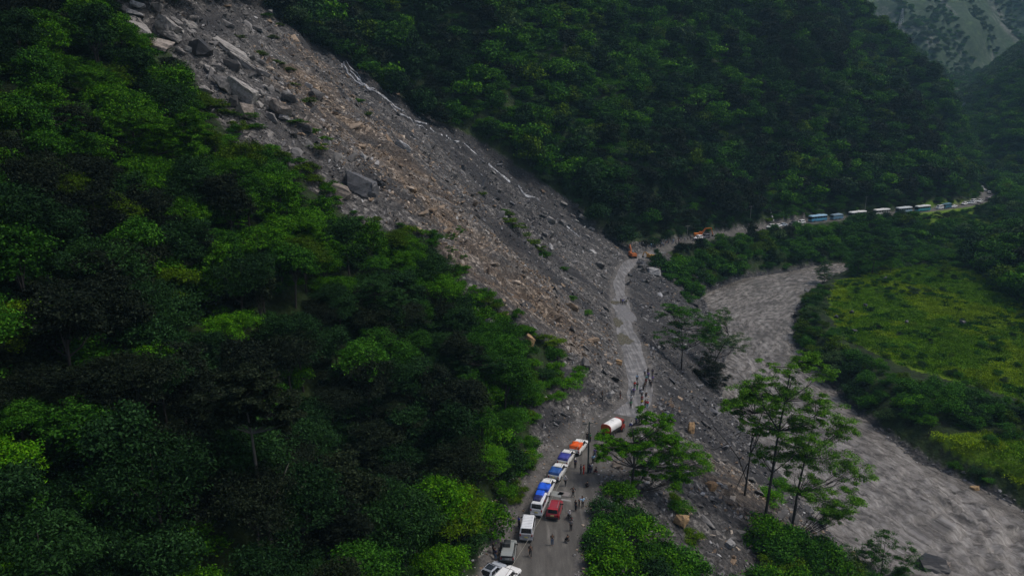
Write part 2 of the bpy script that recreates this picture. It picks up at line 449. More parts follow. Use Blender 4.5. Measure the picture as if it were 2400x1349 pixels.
# ---------------------------------------------------------------- the ground sheets
def masks(X, Y, Z):
    x, y = X / S, Y / S
    u, v, dep = project(X, Y, Z)
    j = 9 * fbm(X / 6.0, Y / 6.0, 3) * np.clip(160 / dep, 0.3, 2)
    slide = in_poly(u + j, v + j, N_SLIDE).astype(float)
    near = (dep > 0.2)
    dR, side, _ = poly_dist(x, y, ROAD)
    hw = ROAD_HW(y)
    rd, _, _ = poly_dist(x, y, RIV + RIV[:1]); inr = in_poly(x, y, RIV)
    left_bank = ~in_poly(x, y, RB)
    # rubble also lies under the bushes and trees between road and river
    lower = (side < 0) & left_bank & (y < 262) & (y > 60) & ~inr
    slide = np.maximum(slide, lower)
    slide = np.maximum(slide, ((rd < 2.2 + 1.2 * fbm(x / 5, y / 5)) & ~inr & (y < 300)).astype(float))
    slide = np.where(inr, 1.0, slide)
    slide = slide * (y < 345)
    mound = ((x + 74) / 30) ** 2 + ((y - 158) / 30) ** 2
    # meadows
    g = in_poly(u + 2 * j, v + 2 * j, N_GRASS) | in_poly(u + 2 * j, v + 2 * j, N_GRASS2)
    g = (g & ~left_bank & (y < 330)).astype(float)
    verge = (u > 2150) & (v > 470) & (v < 540) & (y > 300)
    g = np.maximum(g, verge * 0.9)
    # warm-coloured belt of the slide, given as a distance to a line down its middle
    belt = np.array([(690, 170), (760, 270), (900, 380), (1000, 500), (1120, 600), (1230, 700), (1330, 800)], float)
    db, sb, _ = poly_dist(u, v, [tuple(p) for p in belt])
    tan = np.exp(-(db / 85.0) ** 2) * 0.52 + 0.12 * (sb < 0) + 0.35 * np.exp(-(((x - 35) / 14) ** 2 + ((y - 100) / 30) ** 2))
    tan = tan * (slide > 0)
    mud = (1 - sm(dR, hw + 0.2, hw + np.where(y < 118, 3.0, 0.9))) * (y < 262) + (1 - sm(dR, hw - 0.2, hw + 0.9)) * (y >= 262)
    yg = 264.0 + 0.05 * (39 - x)
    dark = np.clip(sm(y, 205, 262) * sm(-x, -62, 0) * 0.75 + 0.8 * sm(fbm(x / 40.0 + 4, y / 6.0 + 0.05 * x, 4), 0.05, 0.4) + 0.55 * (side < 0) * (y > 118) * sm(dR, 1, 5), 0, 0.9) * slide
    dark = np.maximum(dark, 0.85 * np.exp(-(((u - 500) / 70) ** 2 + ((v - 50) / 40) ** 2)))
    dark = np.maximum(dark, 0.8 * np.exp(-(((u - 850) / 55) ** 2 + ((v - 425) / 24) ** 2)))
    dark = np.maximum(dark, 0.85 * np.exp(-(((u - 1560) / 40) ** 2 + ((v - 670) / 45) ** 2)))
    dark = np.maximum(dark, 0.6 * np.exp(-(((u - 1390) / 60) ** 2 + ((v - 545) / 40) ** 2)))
    far = sm(y, 560, 760)
    one = np.ones_like(u)
    return (np.stack([slide, g, tan, one], -1).astype(np.float32), np.stack([mud, dark, far, one], -1).astype(np.float32))
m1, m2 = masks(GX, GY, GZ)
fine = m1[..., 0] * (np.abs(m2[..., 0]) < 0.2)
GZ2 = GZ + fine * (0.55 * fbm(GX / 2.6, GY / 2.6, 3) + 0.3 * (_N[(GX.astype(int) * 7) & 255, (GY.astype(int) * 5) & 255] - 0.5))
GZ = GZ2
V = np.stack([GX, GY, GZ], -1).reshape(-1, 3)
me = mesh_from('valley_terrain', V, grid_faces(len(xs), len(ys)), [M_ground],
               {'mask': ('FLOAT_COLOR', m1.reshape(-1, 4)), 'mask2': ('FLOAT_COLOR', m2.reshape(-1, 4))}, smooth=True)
link('terrain', me, kind='structure')
fx = np.arange(150, 2300, 14.0); fy = np.arange(848, 3000, 14.0)
FXg, FYg = np.meshgrid(fx, fy, indexing='ij'); FZ = H(FXg, FYg); FZ[:, 0] -= 3
f1, f2 = masks(FXg, FYg, FZ); f1[..., :3] = 0; f2[..., 0] = 0; f2[..., 1] = 0; f2[..., 2] = 1
me = mesh_from('far_mountains', np.stack([FXg, FYg, FZ], -1).reshape(-1, 3), grid_faces(len(fx), len(fy)), [M_ground],
               {'mask': ('FLOAT_COLOR', f1.reshape(-1, 4)), 'mask2': ('FLOAT_COLOR', f2.reshape(-1, 4))}, smooth=True)
link('hills', me, kind='structure')

# ---------------------------------------------------------------- river
rx = np.arange(52, 330, 0.9); ry = np.arange(74, 432, 0.9)
RX, RY = np.meshgrid(rx, ry, indexing='ij')
rdist, _, _ = poly_dist(RX / S, RY / S, RIV + RIV[:1]); rin = in_poly(RX / S, RY / S, RIV)
ax_ = [(268, 352), (200, 320), (140, 280), (104, 258), (76, 225), (66, 195), (73, 170), (85, 150), (95, 125), (112, 95), (130, 60)]
dax, sax, pax = poly_dist(RX / S, RY / S, ax_)
mid = np.clip(rdist / 6.0, 0, 1) * rin
rap = np.exp(-(((RX / S - 92) / 22) ** 2 + ((RY / S - 112) / 22) ** 2)) + 0.8 * np.exp(-(((RX / S - 66) / 16) ** 2 + ((RY / S - 186) / 7) ** 2))
wav = (0.42 + 1.9 * rap) * (fbm(pax / 1.6 + 0.7 * fbm(RX / 9, RY / 9), dax * sax / 1.0, 4)) + 0.8 * rap * fbm(pax / 5.0, dax * sax / 3.0, 3)
RZ = zw(RY / S) * S + 0.25 + wav * mid
keep = (rin | (rdist < 4.0))
F = grid_faces(len(rx), len(ry)); F = F[keep.ravel()[F].all(1)]
used = np.unique(F); remap = -np.ones(RX.size, int); remap[used] = np.arange(len(used))
flow = np.stack([pax, dax * sax, 0 * pax], -1).reshape(-1, 3)[used].astype(np.float32)
me = mesh_from('river', np.stack([RX, RY, RZ], -1).reshape(-1, 3)[used], remap[F],
               [river_mat('silty_river_water', (0.155, 0.140, 0.124), (0.33, 0.31, 0.29), (0.050, 0.043, 0.036))], {'flow': ('FLOAT_VECTOR', flow)}, smooth=True)
link('river', me, kind='structure')

# ---------------------------------------------------------------- road sheets
def ribbon(name, k0, k1, wl, wr, mat, lift=0.01, ragged=0.0, kind='structure'):
    idx = np.arange(k0, k1, 2); nA = 9; P = []
    for q, i in enumerate(idx):
        L = wl(i) + ragged * float(fbm(np.array(i / 26.0), np.array(3.3), 4)); Rr = wr(i) + ragged * float(fbm(np.array(i / 22.0), np.array(8.3), 4))
        for a in range(nA):
            o = L + (-(Rr) - L) * a / (nA - 1)
            p = RS[i] + RN[i] * o
            P.append((p[0], p[1], 0.0))
    P = np.array(P); P[:, 2] = ground(P[:, 0], P[:, 1]) * 0 + lift
    me = mesh_from(name, P, grid_faces(len(idx), nA)[:, ::-1], [mat], smooth=True)
    return link(name, me, kind=kind)
GZ_flat = None
ysr = RS[:, 1] / S
hwr = ROAD_HW(ysr) * S
k_mud = int(np.argmax(ysr > 117)); k_far = int(np.argmax(ysr > 262))
M_asph = asphalt_mat(); M_mud = mud_mat()
ribbon('road', 0, k_mud + 6, lambda i: hwr[i] - 0.25, lambda i: hwr[i] - 0.1, M_asph, 0.05, 0.35)
ribbon('road', k_far, len(RS) - 2, lambda i: hwr[i] - 0.4, lambda i: hwr[i] - 0.4, M_asph, 0.05, 0.1)
ribbon('mud_track', k_mud, k_far + 6, lambda i: hwr[i] - 0.3, lambda i: hwr[i] - 0.3, M_mud, 0.07, 1.6)
# ---------------------------------------------------------------- foliage
def leaf_mat(name, a, b_, c):
    """three leaf tones mixed leaf by leaf and tree by tree"""
    m, nt, b = new_mat(name)
    lv = attr(nt, 'leaf').outputs['Fac']
    oi = nt.nodes.new('ShaderNodeObjectInfo')
    col = ramp(nt, lv, [(0.1, a), (0.55, b_), (0.95, c)])
    tone = ramp(nt, oi.outputs['Random'], [(0.0, (0.60, 0.64, 0.66)), (0.5, (0.92, 0.95, 0.95)), (1.0, (1.25, 1.25, 1.0))])
    col = mix(nt, 1.0, col, tone, 'MULTIPLY')
    nt.links.new(col, b.inputs['Base Color']); set_in(b, Roughness=0.55)
    b.inputs['Specular IOR Level'].default_value = 0.04
    return m
LEAF = {
    'bright': leaf_mat('bright_green_leaves', (0.012, 0.055, 0.0008), (0.036, 0.135, 0.0012), (0.10, 0.235, 0.008)),
    'mid': leaf_mat('mid_green_leaves', (0.007, 0.036, 0.002), (0.020, 0.082, 0.004), (0.062, 0.17, 0.016)),
    'olive': leaf_mat('olive_leaves', (0.018, 0.044, 0.0008), (0.042, 0.092, 0.001), (0.11, 0.18, 0.007)),
    'dark': leaf_mat('dark_evergreen_leaves', (0.004, 0.016, 0.003), (0.010, 0.034, 0.007), (0.032, 0.082, 0.024)),
    'brown': leaf_mat('shade_blackish_leaves', (0.0035, 0.007, 0.0025), (0.008, 0.013, 0.006), (0.026, 0.036, 0.020)),  # deep shade of the hollow and recesses is put into this leaf colour
    'grey': leaf_mat('grey_green_leaves', (0.018, 0.042, 0.012), (0.040, 0.080, 0.026), (0.095, 0.155, 0.056)),
}
LEAF['airy'] = leaf_mat('light_feathery_leaves', (0.025, 0.085, 0.003), (0.065, 0.175, 0.006), (0.14, 0.30, 0.022))
COLNAME = {'bright': 'bright green', 'mid': 'mid green', 'olive': 'yellowish olive', 'dark': 'dark green', 'brown': 'blackish shade-toned', 'grey': 'grey green'}
def bark(name, col):
    m, nt, b = new_mat(name)
    tc = nt.nodes.new('ShaderNodeTexCoord').outputs['Object']
    n = noise(nt, 3.0, 5, 0.6, vec=tc, stretch=(1, 1, 0.25))
    nt.links.new(ramp(nt, n, [(0.35, tuple(c * 0.5 for c in col)), (0.65, col)]), b.inputs['Base Color']); set_in(b, Roughness=0.9)
    return m
M_bark = bark('dark_bark', (0.045, 0.038, 0.032)); M_bark_pale = bark('pale_bark', (0.12, 0.11, 0.095))

def leaves(rg, P, Nrm, size, aspect=0.55):
    """a bent diamond leaf (or leaf spray) at each point P facing Nrm"""
    n = len(P)
    Nrm = Nrm / (np.linalg.norm(Nrm, axis=1)[:, None] + 1e-9)
    r = rg.normal(size=(n, 3)); a = np.cross(Nrm, r); a /= np.linalg.norm(a, axis=1)[:, None] + 1e-9
    b = np.cross(Nrm, a)
    s = (size * rg.uniform(0.6, 1.35, n))[:, None]
    V = np.empty((n, 4, 3))
    V[:, 0] = P + a * s * 0.5 - Nrm * s * 0.12
    V[:, 1] = P + b * s * 0.5 * aspect
    V[:, 2] = P - a * s * 0.5 - Nrm * s * 0.12
    V[:, 3] = P - b * s * 0.5 * aspect
    lv = np.repeat(rg.random(n), 4)
    return V.reshape(-1, 3), lv
def crown(seed, R, Hc, z0, nleaf, size, nlobe, flat=0.6, mat='mid', spread=1.0, gap=0.0, aspect=0.55, shape='round'):
    """leaf clusters on lobes arranged through an egg-shaped volume; returns mesh data and lobe centres"""
    rg = np.random.default_rng(seed)
    C = []; rad = []
    for k in range(nlobe):
        f = (k + 0.5) / nlobe
        if shape == 'umbrella': zz = 1 - 0.35 * rg.random(); rr = R * math.sqrt(f) * spread
        elif shape == 'cone': zz = f; rr = R * (1 - f) * 0.9 * rg.uniform(0.5, 1)
        else: zz = rg.uniform(0.05, 1.0) ** 0.8; rr = R * math.sqrt(max(0.05, 1 - (zz - 0.25) ** 2 / 0.7)) * rg.uniform(0.35, 0.95)
        an = k * 2.399 + rg.uniform(-0.5, 0.5)
        C.append((rr * math.cos(an), rr * math.sin(an), z0 + Hc * zz)); rad.append(R * rg.uniform(0.22, 0.44) * (1 if shape != 'umbrella' else 0.8))
    C = np.array(C); rad = np.array(rad)
    w = rad ** 2; w /= w.sum()
    k = rg.choice(nlobe, nleaf, p=w)
    d = rg.normal(size=(nleaf, 3)); d[:, 2] = np.abs(d[:, 2]) * 0.9 - 0.25 * rg.random(nleaf); d /= np.linalg.norm(d, axis=1)[:, None]
    # sub-clumps: leaves gather round a few directions on each lobe
    if gap > 0:
        nd = 9; base = rg.normal(size=(nlobe, nd, 3)); base[..., 2] = np.abs(base[..., 2]); base /= np.linalg.norm(base, axis=2)[..., None]
        j = rg.integers(0, nd, nleaf); d = d * (1 - gap) + base[k, j] * gap; d /= np.linalg.norm(d, axis=1)[:, None]
    nc = 30; cd = rg.normal(size=(nlobe, nc, 3)); cd[..., 2] = np.abs(cd[..., 2]) * 1.1 - 0.35; cd /= np.linalg.norm(cd, axis=2)[..., None]
    cr = rg.uniform(0.55, 1.1, (nlobe, nc)); q = rg.integers(0, nc, nleaf); dd = cd[k, q]
    cl = size * rg.uniform(1.3, 2.6, (nlobe, nc))[k, q]
    P = C[k] + dd * (rad[k] * cr[k, q])[:, None] * np.array([1, 1, flat]) + rg.normal(size=(nleaf, 3)) * cl[:, None] * np.array([0.62, 0.62, 0.26])
    nr = dd * 0.45 + np.array([0, 0, 0.7]) + rg.normal(size=(nleaf, 3)) * 0.5
    V, lv = leaves(rg, P, nr, size, aspect)
    me = mesh_from('crown', V, np.arange(len(V)).reshape(-1, 4), [LEAF[mat]], {'leaf': ('FLOAT', lv.astype(np.float32))})
    return me, C, rad
def tubes(paths, nseg=6):
    """paths: list of (points, radii) -> V, F"""
    V = []; F = []
    for pts, rad in paths:
        pts = [Vector(p) for p in pts]; base = len(V)
        for i, p in enumerate(pts):
            t = (pts[min(i + 1, len(pts) - 1)] - pts[max(i - 1, 0)]).normalized()
            a = t.orthogonal().normalized() if i == 0 else (a - t * a.dot(t)).normalized()
            b = t.cross(a)
            for s in range(nseg):
                an = 2 * math.pi * s / nseg
                V.append(p + (a * math.cos(an) + b * math.sin(an)) * rad[i])
        for i in range(len(pts) - 1):
            for s in range(nseg):
                q = base + i * nseg; F.append((q + s, q + (s + 1) % nseg, q + nseg + (s + 1) % nseg, q + nseg + s))
        F.append(tuple(base + (len(pts) - 1) * nseg + s for s in range(nseg)))
    return V, F
def trunk_mesh(seed, C, r0, top, fork=0.45, mat=None, lean=0.3):
    rg = np.random.default_rng(seed + 99)
    lx, ly = rg.uniform(-lean, lean, 2)
    mid = (lx, ly, top * fork)
    paths = [([(0, 0, -1.2), (lx * 0.4, ly * 0.4, top * fork * 0.5), mid, (lx * 0.5, ly * 0.5, top * 0.93)], [r0, r0 * 0.8, r0 * 0.62, r0 * 0.14])]
    for c in C:
        c = Vector(c); m = Vector(mid); z = min(c.z * 0.8, top * (fork + 0.35 * rg.random())); st = Vector((lx * 0.9, ly * 0.9, max(top * fork * 0.9, z * 0.75)))
        h = st.lerp(c, 0.5) + Vector((0, 0, -0.04 * top))
        paths.append(([st, h, c], [r0 * 0.34, r0 * 0.22, r0 * 0.06]))
    V, F = tubes(paths, 6)
    return mesh_from('trunk', np.array([tuple(v) for v in V]), F, [mat or M_bark], smooth=True)

# prototypes: near trees (leaf by leaf) and distant ones (leaf sprays)
NEAR = {}; DIST = {}; BUSH = {}
for kk, (mt, variants) in enumerate({'bright': 3, 'mid': 4, 'olive': 2, 'dark': 4, 'brown': 3, 'grey': 2}.items()):
    NEAR[mt] = []; DIST[mt] = []; BUSH[mt] = []
    for v in range(variants):
        sd = 100 * kk + v; fl = [0.85, 0.7, 1.0, 0.75][v]; R = [3.7, 4.1, 3.2, 3.6][v]
        cm, C, rad = crown(sd, R, [4.2, 3.0, 5.2, 3.8][v], [4.0, 5.0, 3.4, 4.4][v], 10000, 0.27, [24, 30, 20, 34][v], flat=fl, mat=mt, gap=[0.3, 0.5, 0.25, 0.55][v], aspect=[0.55, 0.4, 0.65, 0.45][v])
        NEAR[mt].append((cm, trunk_mesh(sd, C[:8], 0.22, 8.6)))
        cm, C, rad = crown(sd + 50, R * 1.12, [4.8, 3.2, 6.4, 4.0][v], [3.0, 4.0, 2.4, 3.6][v], 2100, 0.72, [15, 20, 13, 22][v], flat=fl, mat=mt, gap=[0.3, 0.5, 0.2, 0.5][v], aspect=0.7)
        DIST[mt].append((cm, trunk_mesh(sd + 50, C[:4], 0.26, 8.0)))
    for v in range(2):
        cm, C, rad = crown(sd + 70 + v, 2.4, 2.3, 0.4, 2800, 0.27, 10, flat=0.85, mat=mt, gap=0.3)
        BUSH[mt].append((cm, trunk_mesh(sd + 70 + v, C[:6], 0.07, 2.2, fork=0.2)))

def add_tree(x, y, z, sc, rz, pair, name, label=None, cat='tree', group=None, tilt=(0, 0)):
    o = bpy.data.objects.new(name, None); COL.objects.link(o)
    o.location = (float(x), float(y), float(z)); o.rotation_euler = (tilt[0], tilt[1], float(rz))
    o.scale = (float(sc[0]), float(sc[0]), float(sc[1])) if hasattr(sc, '__len__') else (float(sc),) * 3
    o.empty_display_size = 0.5
    link('crown', pair[0], o); 
    if pair[1] is not None: link('trunk', pair[1], o)
    if label: o['label'] = label
    o['category'] = cat
    if group: o['group'] = group
    return o

# ---------------------------------------------------------------- instanced masses (stuff)
def scatter(name, protos, pts, scl, rot, idx, label, kind='stuff', cat=None):
    """one object that carries many copies of small meshes"""
    me = mesh_from(name, np.asarray(pts), [], [], {'scl': ('FLOAT_VECTOR', np.asarray(scl, np.float32)), 'rot': ('FLOAT_VECTOR', np.asarray(rot, np.float32)), 'idx': ('INT', np.asarray(idx, np.int32))})
    o = link(name, me, kind=kind, label=label, cat=cat)
    ng = bpy.data.node_groups.new(name, 'GeometryNodeTree')
    ng.interface.new_socket('Geometry', in_out='INPUT', socket_type='NodeSocketGeometry'); ng.interface.new_socket('Geometry', in_out='OUTPUT', socket_type='NodeSocketGeometry')
    gi = ng.nodes.new('NodeGroupInput'); go = ng.nodes.new('NodeGroupOutput'); jn = ng.nodes.new('GeometryNodeJoinGeometry')
    def named(nm, ty):
        n = ng.nodes.new('GeometryNodeInputNamedAttribute'); n.data_type = ty; n.inputs[0].default_value = nm; return n.outputs[0]
    aS, aR, aI = named('scl', 'FLOAT_VECTOR'), named('rot', 'FLOAT_VECTOR'), named('idx', 'INT')
    for k, pme in enumerate(protos):
        po = bpy.data.objects.new(name + '_source', pme)
        oi = ng.nodes.new('GeometryNodeObjectInfo'); oi.inputs['Object'].default_value = po; oi.inputs['As Instance'].default_value = True
        cmp_ = ng.nodes.new('FunctionNodeCompare'); cmp_.data_type = 'INT'; cmp_.operation = 'EQUAL'
        ng.links.new(aI, cmp_.inputs[2]); cmp_.inputs[3].default_value = k
        ip = ng.nodes.new('GeometryNodeInstanceOnPoints')
        e2r = ng.nodes.new('FunctionNodeEulerToRotation')
        ng.links.new(gi.outputs[0], ip.inputs['Points']); ng.links.new(cmp_.outputs[0], ip.inputs['Selection']); ng.links.new(oi.outputs['Geometry'], ip.inputs['Instance'])
        ng.links.new(aR, e2r.inputs[0]); ng.links.new(e2r.outputs[0], ip.inputs['Rotation']); ng.links.new(aS, ip.inputs['Scale'])
        ng.links.new(ip.outputs[0], jn.inputs[0])
    ng.links.new(jn.outputs[0], go.inputs[0])
    md = o.modifiers.new('copies', 'NODES'); md.node_group = ng
    return o

# ---------------------------------------------------------------- where trees stand
def jitter_grid(x0, x1, y0, y1, step, sd):
    rg = np.random.default_rng(sd)
    a, b = np.meshgrid(np.arange(x0, x1, step), np.arange(y0, y1, step), indexing='ij')
    return (a + rg.uniform(-0.45, 0.45, a.shape) * step).ravel(), (b + rg.uniform(-0.45, 0.45, b.shape) * step).ravel()
def frame_ok(u, v, mu=140, mv=160): return (u > -mu) & (u < 2400 + mu) & (v > -mv) & (v < 1349 + mv * 1.6)
def clear_of(x, y, z, r, h, polys, shrink=0.8):
    """True where a crown of radius r centred at height h stays out of the outlines"""
    u, v, d = project(x, y, z + h)
    rp = FPX * r / d * shrink
    ok = np.ones(u.shape, bool)
    for du, dv in ((0, 0), (1, 0), (-1, 0), (0, 0.7), (0, -0.7), (0.7, 0.5), (-0.7, 0.5), (0.7, -0.5), (-0.7, -0.5)):
        for P in polys: ok &= ~in_poly(u + du * rp, v + dv * rp, P)
    return ok
N_BUS = [(1470, 575), (1560, 545), (1700, 531), (1890, 495), (2150, 476), (2262, 466), (2262, 425), (2300, 425), (2340, 462), (2265, 487), (2040, 507), (1820, 533), (1640, 563), (1545, 592)]
NOT = [N_SLIDE, N_GRASS, N_GRASS2, N_BUS]
RIV_PX = [tuple(project(a * S, b * S, zw(b) * S)[:2]) for a, b in RIV[2:]]
SPOTS_BRIGHT = [(150, 200, 120), (460, 340, 80), (700, 560, 120), (860, 600, 80), (180, 110, 130), (330, 190, 120), (300, 300, 150), (420, 250, 90), (620, 440, 150), (760, 520, 110), (900, 560, 70), (560, 560, 90), (100, 700, 60), (280, 840, 60), (60, 960, 110),
                (250, 1230, 150), (420, 1250, 100), (80, 1330, 120), (900, 1290, 150), (1040, 1310, 90), (1180, 1190, 90), (1150, 1060, 90), (1260, 870, 60), (1420, 1320, 90),
                (960, 350, 60), (1280, 400, 60), (1430, 150, 60), (1640, 290, 70), (1330, 60, 80), (1120, 240, 70), (1480, 260, 60), (1620, 420, 60), (1250, 300, 50), (1900, 420, 110), (2080, 20, 90), (1250, 150, 60), (1580, 100, 60), (1740, 200, 60)]
SPOTS_SHADE_DARK = [(650, 950, 260), (480, 1010, 170), (900, 1000, 170), (330, 760, 110), (120, 600, 130), (230, 460, 90), (700, 1150, 180), (800, 1100, 150), (500, 60, 90), (720, 60, 90), (780, 130, 70), (520, 520, 60), (1500, 520, 90), (1600, 490, 60), (1700, 500, 60), (1780, 480, 50), (2000, 450, 60), (2150, 440, 60),  # darkest leaf kinds gather here to paint in the shade of hollow and recess
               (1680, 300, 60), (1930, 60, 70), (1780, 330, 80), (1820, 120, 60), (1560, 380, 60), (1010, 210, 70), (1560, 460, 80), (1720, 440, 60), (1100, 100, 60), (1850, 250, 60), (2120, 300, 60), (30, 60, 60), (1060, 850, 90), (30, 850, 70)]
SPOTS_MID = [(1450, 1230, 150), (1600, 1330, 120), (1880, 1300, 120), (1150, 900, 120), (1000, 780, 110), (1140, 980, 90), (1800, 600, 130), (2000, 560, 120), (2100, 560, 160), (1600, 600, 60), (1620, 680, 60), (2100, 940, 140)]
def pick_kind(u, v, X, Y, rg):
    n = len(u); u = np.asarray(u); base = {'bright': 0.8, 'mid': 1.9, 'olive': 0.4, 'dark': 1.7, 'brown': 0.3, 'grey': 0.25}
    keys = list(base); W = np.stack([np.full(n, base[k]) for k in keys], 1)
    f1_ = fbm(X / 26 + 3, Y / 26, 2); f2_ = fbm(X / 22 + 9, Y / 22 + 4, 2)
    W[:, 0] *= np.exp(2.2 * f1_); W[:, 3] *= np.exp(-2.0 * f1_); W[:, 4] *= np.exp(2.5 * f2_); W[:, 5] *= np.exp(-2.0 * f2_)
    for a, b, r in SPOTS_BRIGHT: W[:, 0] += (9 if (b < 900 or a > 1100) else 2.2) * np.exp(-(((u - a) / r) ** 2 + ((v - b) / r) ** 2) * 1.3); W[:, 2] += (1.2 if b < 800 else 0.1) * np.exp(-(((u - a) / r) ** 2 + ((v - b) / r) ** 2) * 1.3)
    for a, b, r in SPOTS_SHADE_DARK: W[:, 4] += 15 * np.exp(-(((u - a) / r) ** 2 + ((v - b) / r) ** 2) * 1.2); W[:, 3] += 9 * np.exp(-(((u - a) / r) ** 2 + ((v - b) / r) ** 2) * 1.2)
    for a, b, r in SPOTS_MID: W[:, 1] += 6 * np.exp(-(((u - a) / r) ** 2 + ((v - b) / r) ** 2) * 1.2)
    right = (u > 1650) & (v > 560); W[right, 4] *= 0.25; W[right, 2] *= 3.5; W[right, 0] *= 1.6; W[right, 1] *= 1.6; W[right, 5] *= 2.0; W[right, 3] *= 0.6
    cc = (u > 2235) & (v < 470); W[cc, 0] *= 2.6; W[cc, 2] *= 2.0; W[cc, 3] *= 0.4; W[cc, 4] *= 0.1
    W[(u < 1150) & (v > 420), 5] *= 0.05
    ll = (u < 1100) & (v > 860); W[ll, 2] *= 0.12
    W /= W.sum(1)[:, None]; c = W.cumsum(1); r = rg.random(n)[:, None]
    return [keys[i] for i in (r > c).sum(1).clip(0, 5)]

cand = []      # x, y, z, scale, zone
def gather(x0, x1, y0, y1, step, rad, hc, sd, cond, smin, smax, zone, polys=NOT, shrink=0.8):
    X, Y = jitter_grid(x0, x1, y0, y1, step, sd); Z = ground(X, Y) if y1 < 860 else H(X, Y)
    rg = np.random.default_rng(sd + 1); sc = rg.uniform(smin, smax, len(X))
    u, v, d = project(X, Y, Z + hc * sc)
    ok = cond(X / S, Y / S, u, v, d) & (d > 44) & frame_ok(u, v, 120 + 8000 / np.maximum(d, 10), 120 + 12000 / np.maximum(d, 10))
    ok &= clear_of(X, Y, Z, rad * sc, hc * sc, polys, shrink)
    return X[ok], Y[ok], Z[ok], sc[ok], u[ok], v[ok], d[ok]
def side_of(x, y): return poly_dist(x, y, ROADLEG)[1] > 0
def dist_road(x, y): return poly_dist(x, y, ROAD)[0]
def inriv(x, y, m=0): 
    d, _, _ = poly_dist(x, y, RIV + RIV[:1]); return in_poly(x, y, RIV) | (d < m)
YG = lambda x: 264.0 + 0.05 * (39 - x)
flank = gather(-215, 60, 40, 330, 4.7, 3.6, 6.0, 21, lambda x, y, u, v, d: side_of(x, y) & (y < YG(x)) & (dist_road(x, y) > 7), 0.62, 1.25, 'flank')
ridge = gather(-215, 480, 300, 860, 6.2, 4.2, 5.5, 22, lambda x, y, u, v, d: side_of(x, y) & ((y > YG(x) + 4) | (x > 45)) & (dist_road(x, y) > 7.5) & (v < 560), 0.5, 1.45, 'ridge')
# strips of trees and scrub below the road and across the river
N_RIVX = [(1640, 700), (1740, 660), (1860, 640), (1925, 626), (1990, 628), (1940, 655), (1878, 690), (1858, 740), (1856, 790), (1888, 850), (1950, 915), (2050, 1005), (2150, 1083), (2260, 1128), (2330, 1160), (2400, 1205), (2600, 1330), (2600, 1500),
          (2150, 1500), (2100, 1340), (2010, 1262), (1960, 1225), (1880, 1180), (1715, 960), (1745, 830)]
NOTR = [N_RIVX, N_GRASS, N_GRASS2, N_BUS]
strip = gather(50, 420, 290, 560, 5.2, 3.9, 4.2, 31, lambda x, y, u, v, d: (~side_of(x, y)) & (~in_poly(x, y, RB)) & (dist_road(x, y) > 4.5) & ~inriv(x, y, 1.5) & (y < 520) & ~((u > 2150) & (v > 482) & (v < 525) & (u < 2330)), 0.4, 0.85, 'strip', NOTR)
# a dip in front of the bend keeps the queue in view
hillR = gather(150, 545, 60, 560, 6.6, 4.2, 4.6, 32, lambda x, y, u, v, d: in_poly(x, y, RB) & (poly_dist(x, y, HILLF)[1] < 0) & (y < 420) & (u < 2520), 0.6, 1.15, 'hillR', NOTR)
valeC = gather(330, 545, 500, 860, 7.5, 4.4, 5.0, 33, lambda x, y, u, v, d: (~side_of(x, y)) & (y > 428) & (u < 2480) & (dist_road(x, y) > 7), 0.7, 1.3, 'vale', [N_BUS])
bank = gather(60, 330, 70, 420, 4.4, 2.6, 1.6, 34, lambda x, y, u, v, d: in_poly(x, y, RB) & ~inriv(x, y, 1.6) & (y < 330) & (u < 2480) & ~((u > 2090) & (v > 985)) , 0.7, 1.6, 'bank', NOTR)
bank2 = gather(60, 200, 60, 200, 4.8, 2.4, 1.4, 35, lambda x, y, u, v, d: in_poly(x, y, RB) & ~inriv(x, y, 2.0) & (u > 2090) & (v > 900) & (u < 2480) & (fbm(x / 8.0, y / 8.0, 3) > -0.05), 0.55, 1.2, 'bank', NOTR)
edge = gather(40, 110, 225, 300, 4.6, 2.6, 1.8, 36, lambda x, y, u, v, d: (~side_of(x, y)) & (~in_poly(x, y, RB)) & (dist_road(x, y) > 4) & ~inriv(x, y, 1.0) & (u > 1545) & (y > 228), 0.8, 1.5, 'edge', [N_RIVX, N_SLIDE, N_BUS])
# shrubs at the foot of the picture, below the road
N_GAP = [(1500, 1140), (1565, 1200), (1610, 1280), (1725, 1360), (1750, 1300), (1735, 1220), (1790, 1200), (1860, 1235), (1960, 1260), (1700, 900)]
low = gather(5, 110, 62, 130, 3.4, 2.5, 1.6, 37, lambda x, y, u, v, d: (~side_of(x, y)) & (~in_poly(x, y, RB)) & (dist_road(x, y) > 5.8) & ~inriv(x, y, 0.5) & (v > 1120) & (u < 2120), 1.0, 1.7, 'low', [N_SLIDE, N_GAP, [(1960, 1262), (2080, 1345), (2400, 1500), (2400, 1100), (1880, 1190)]])
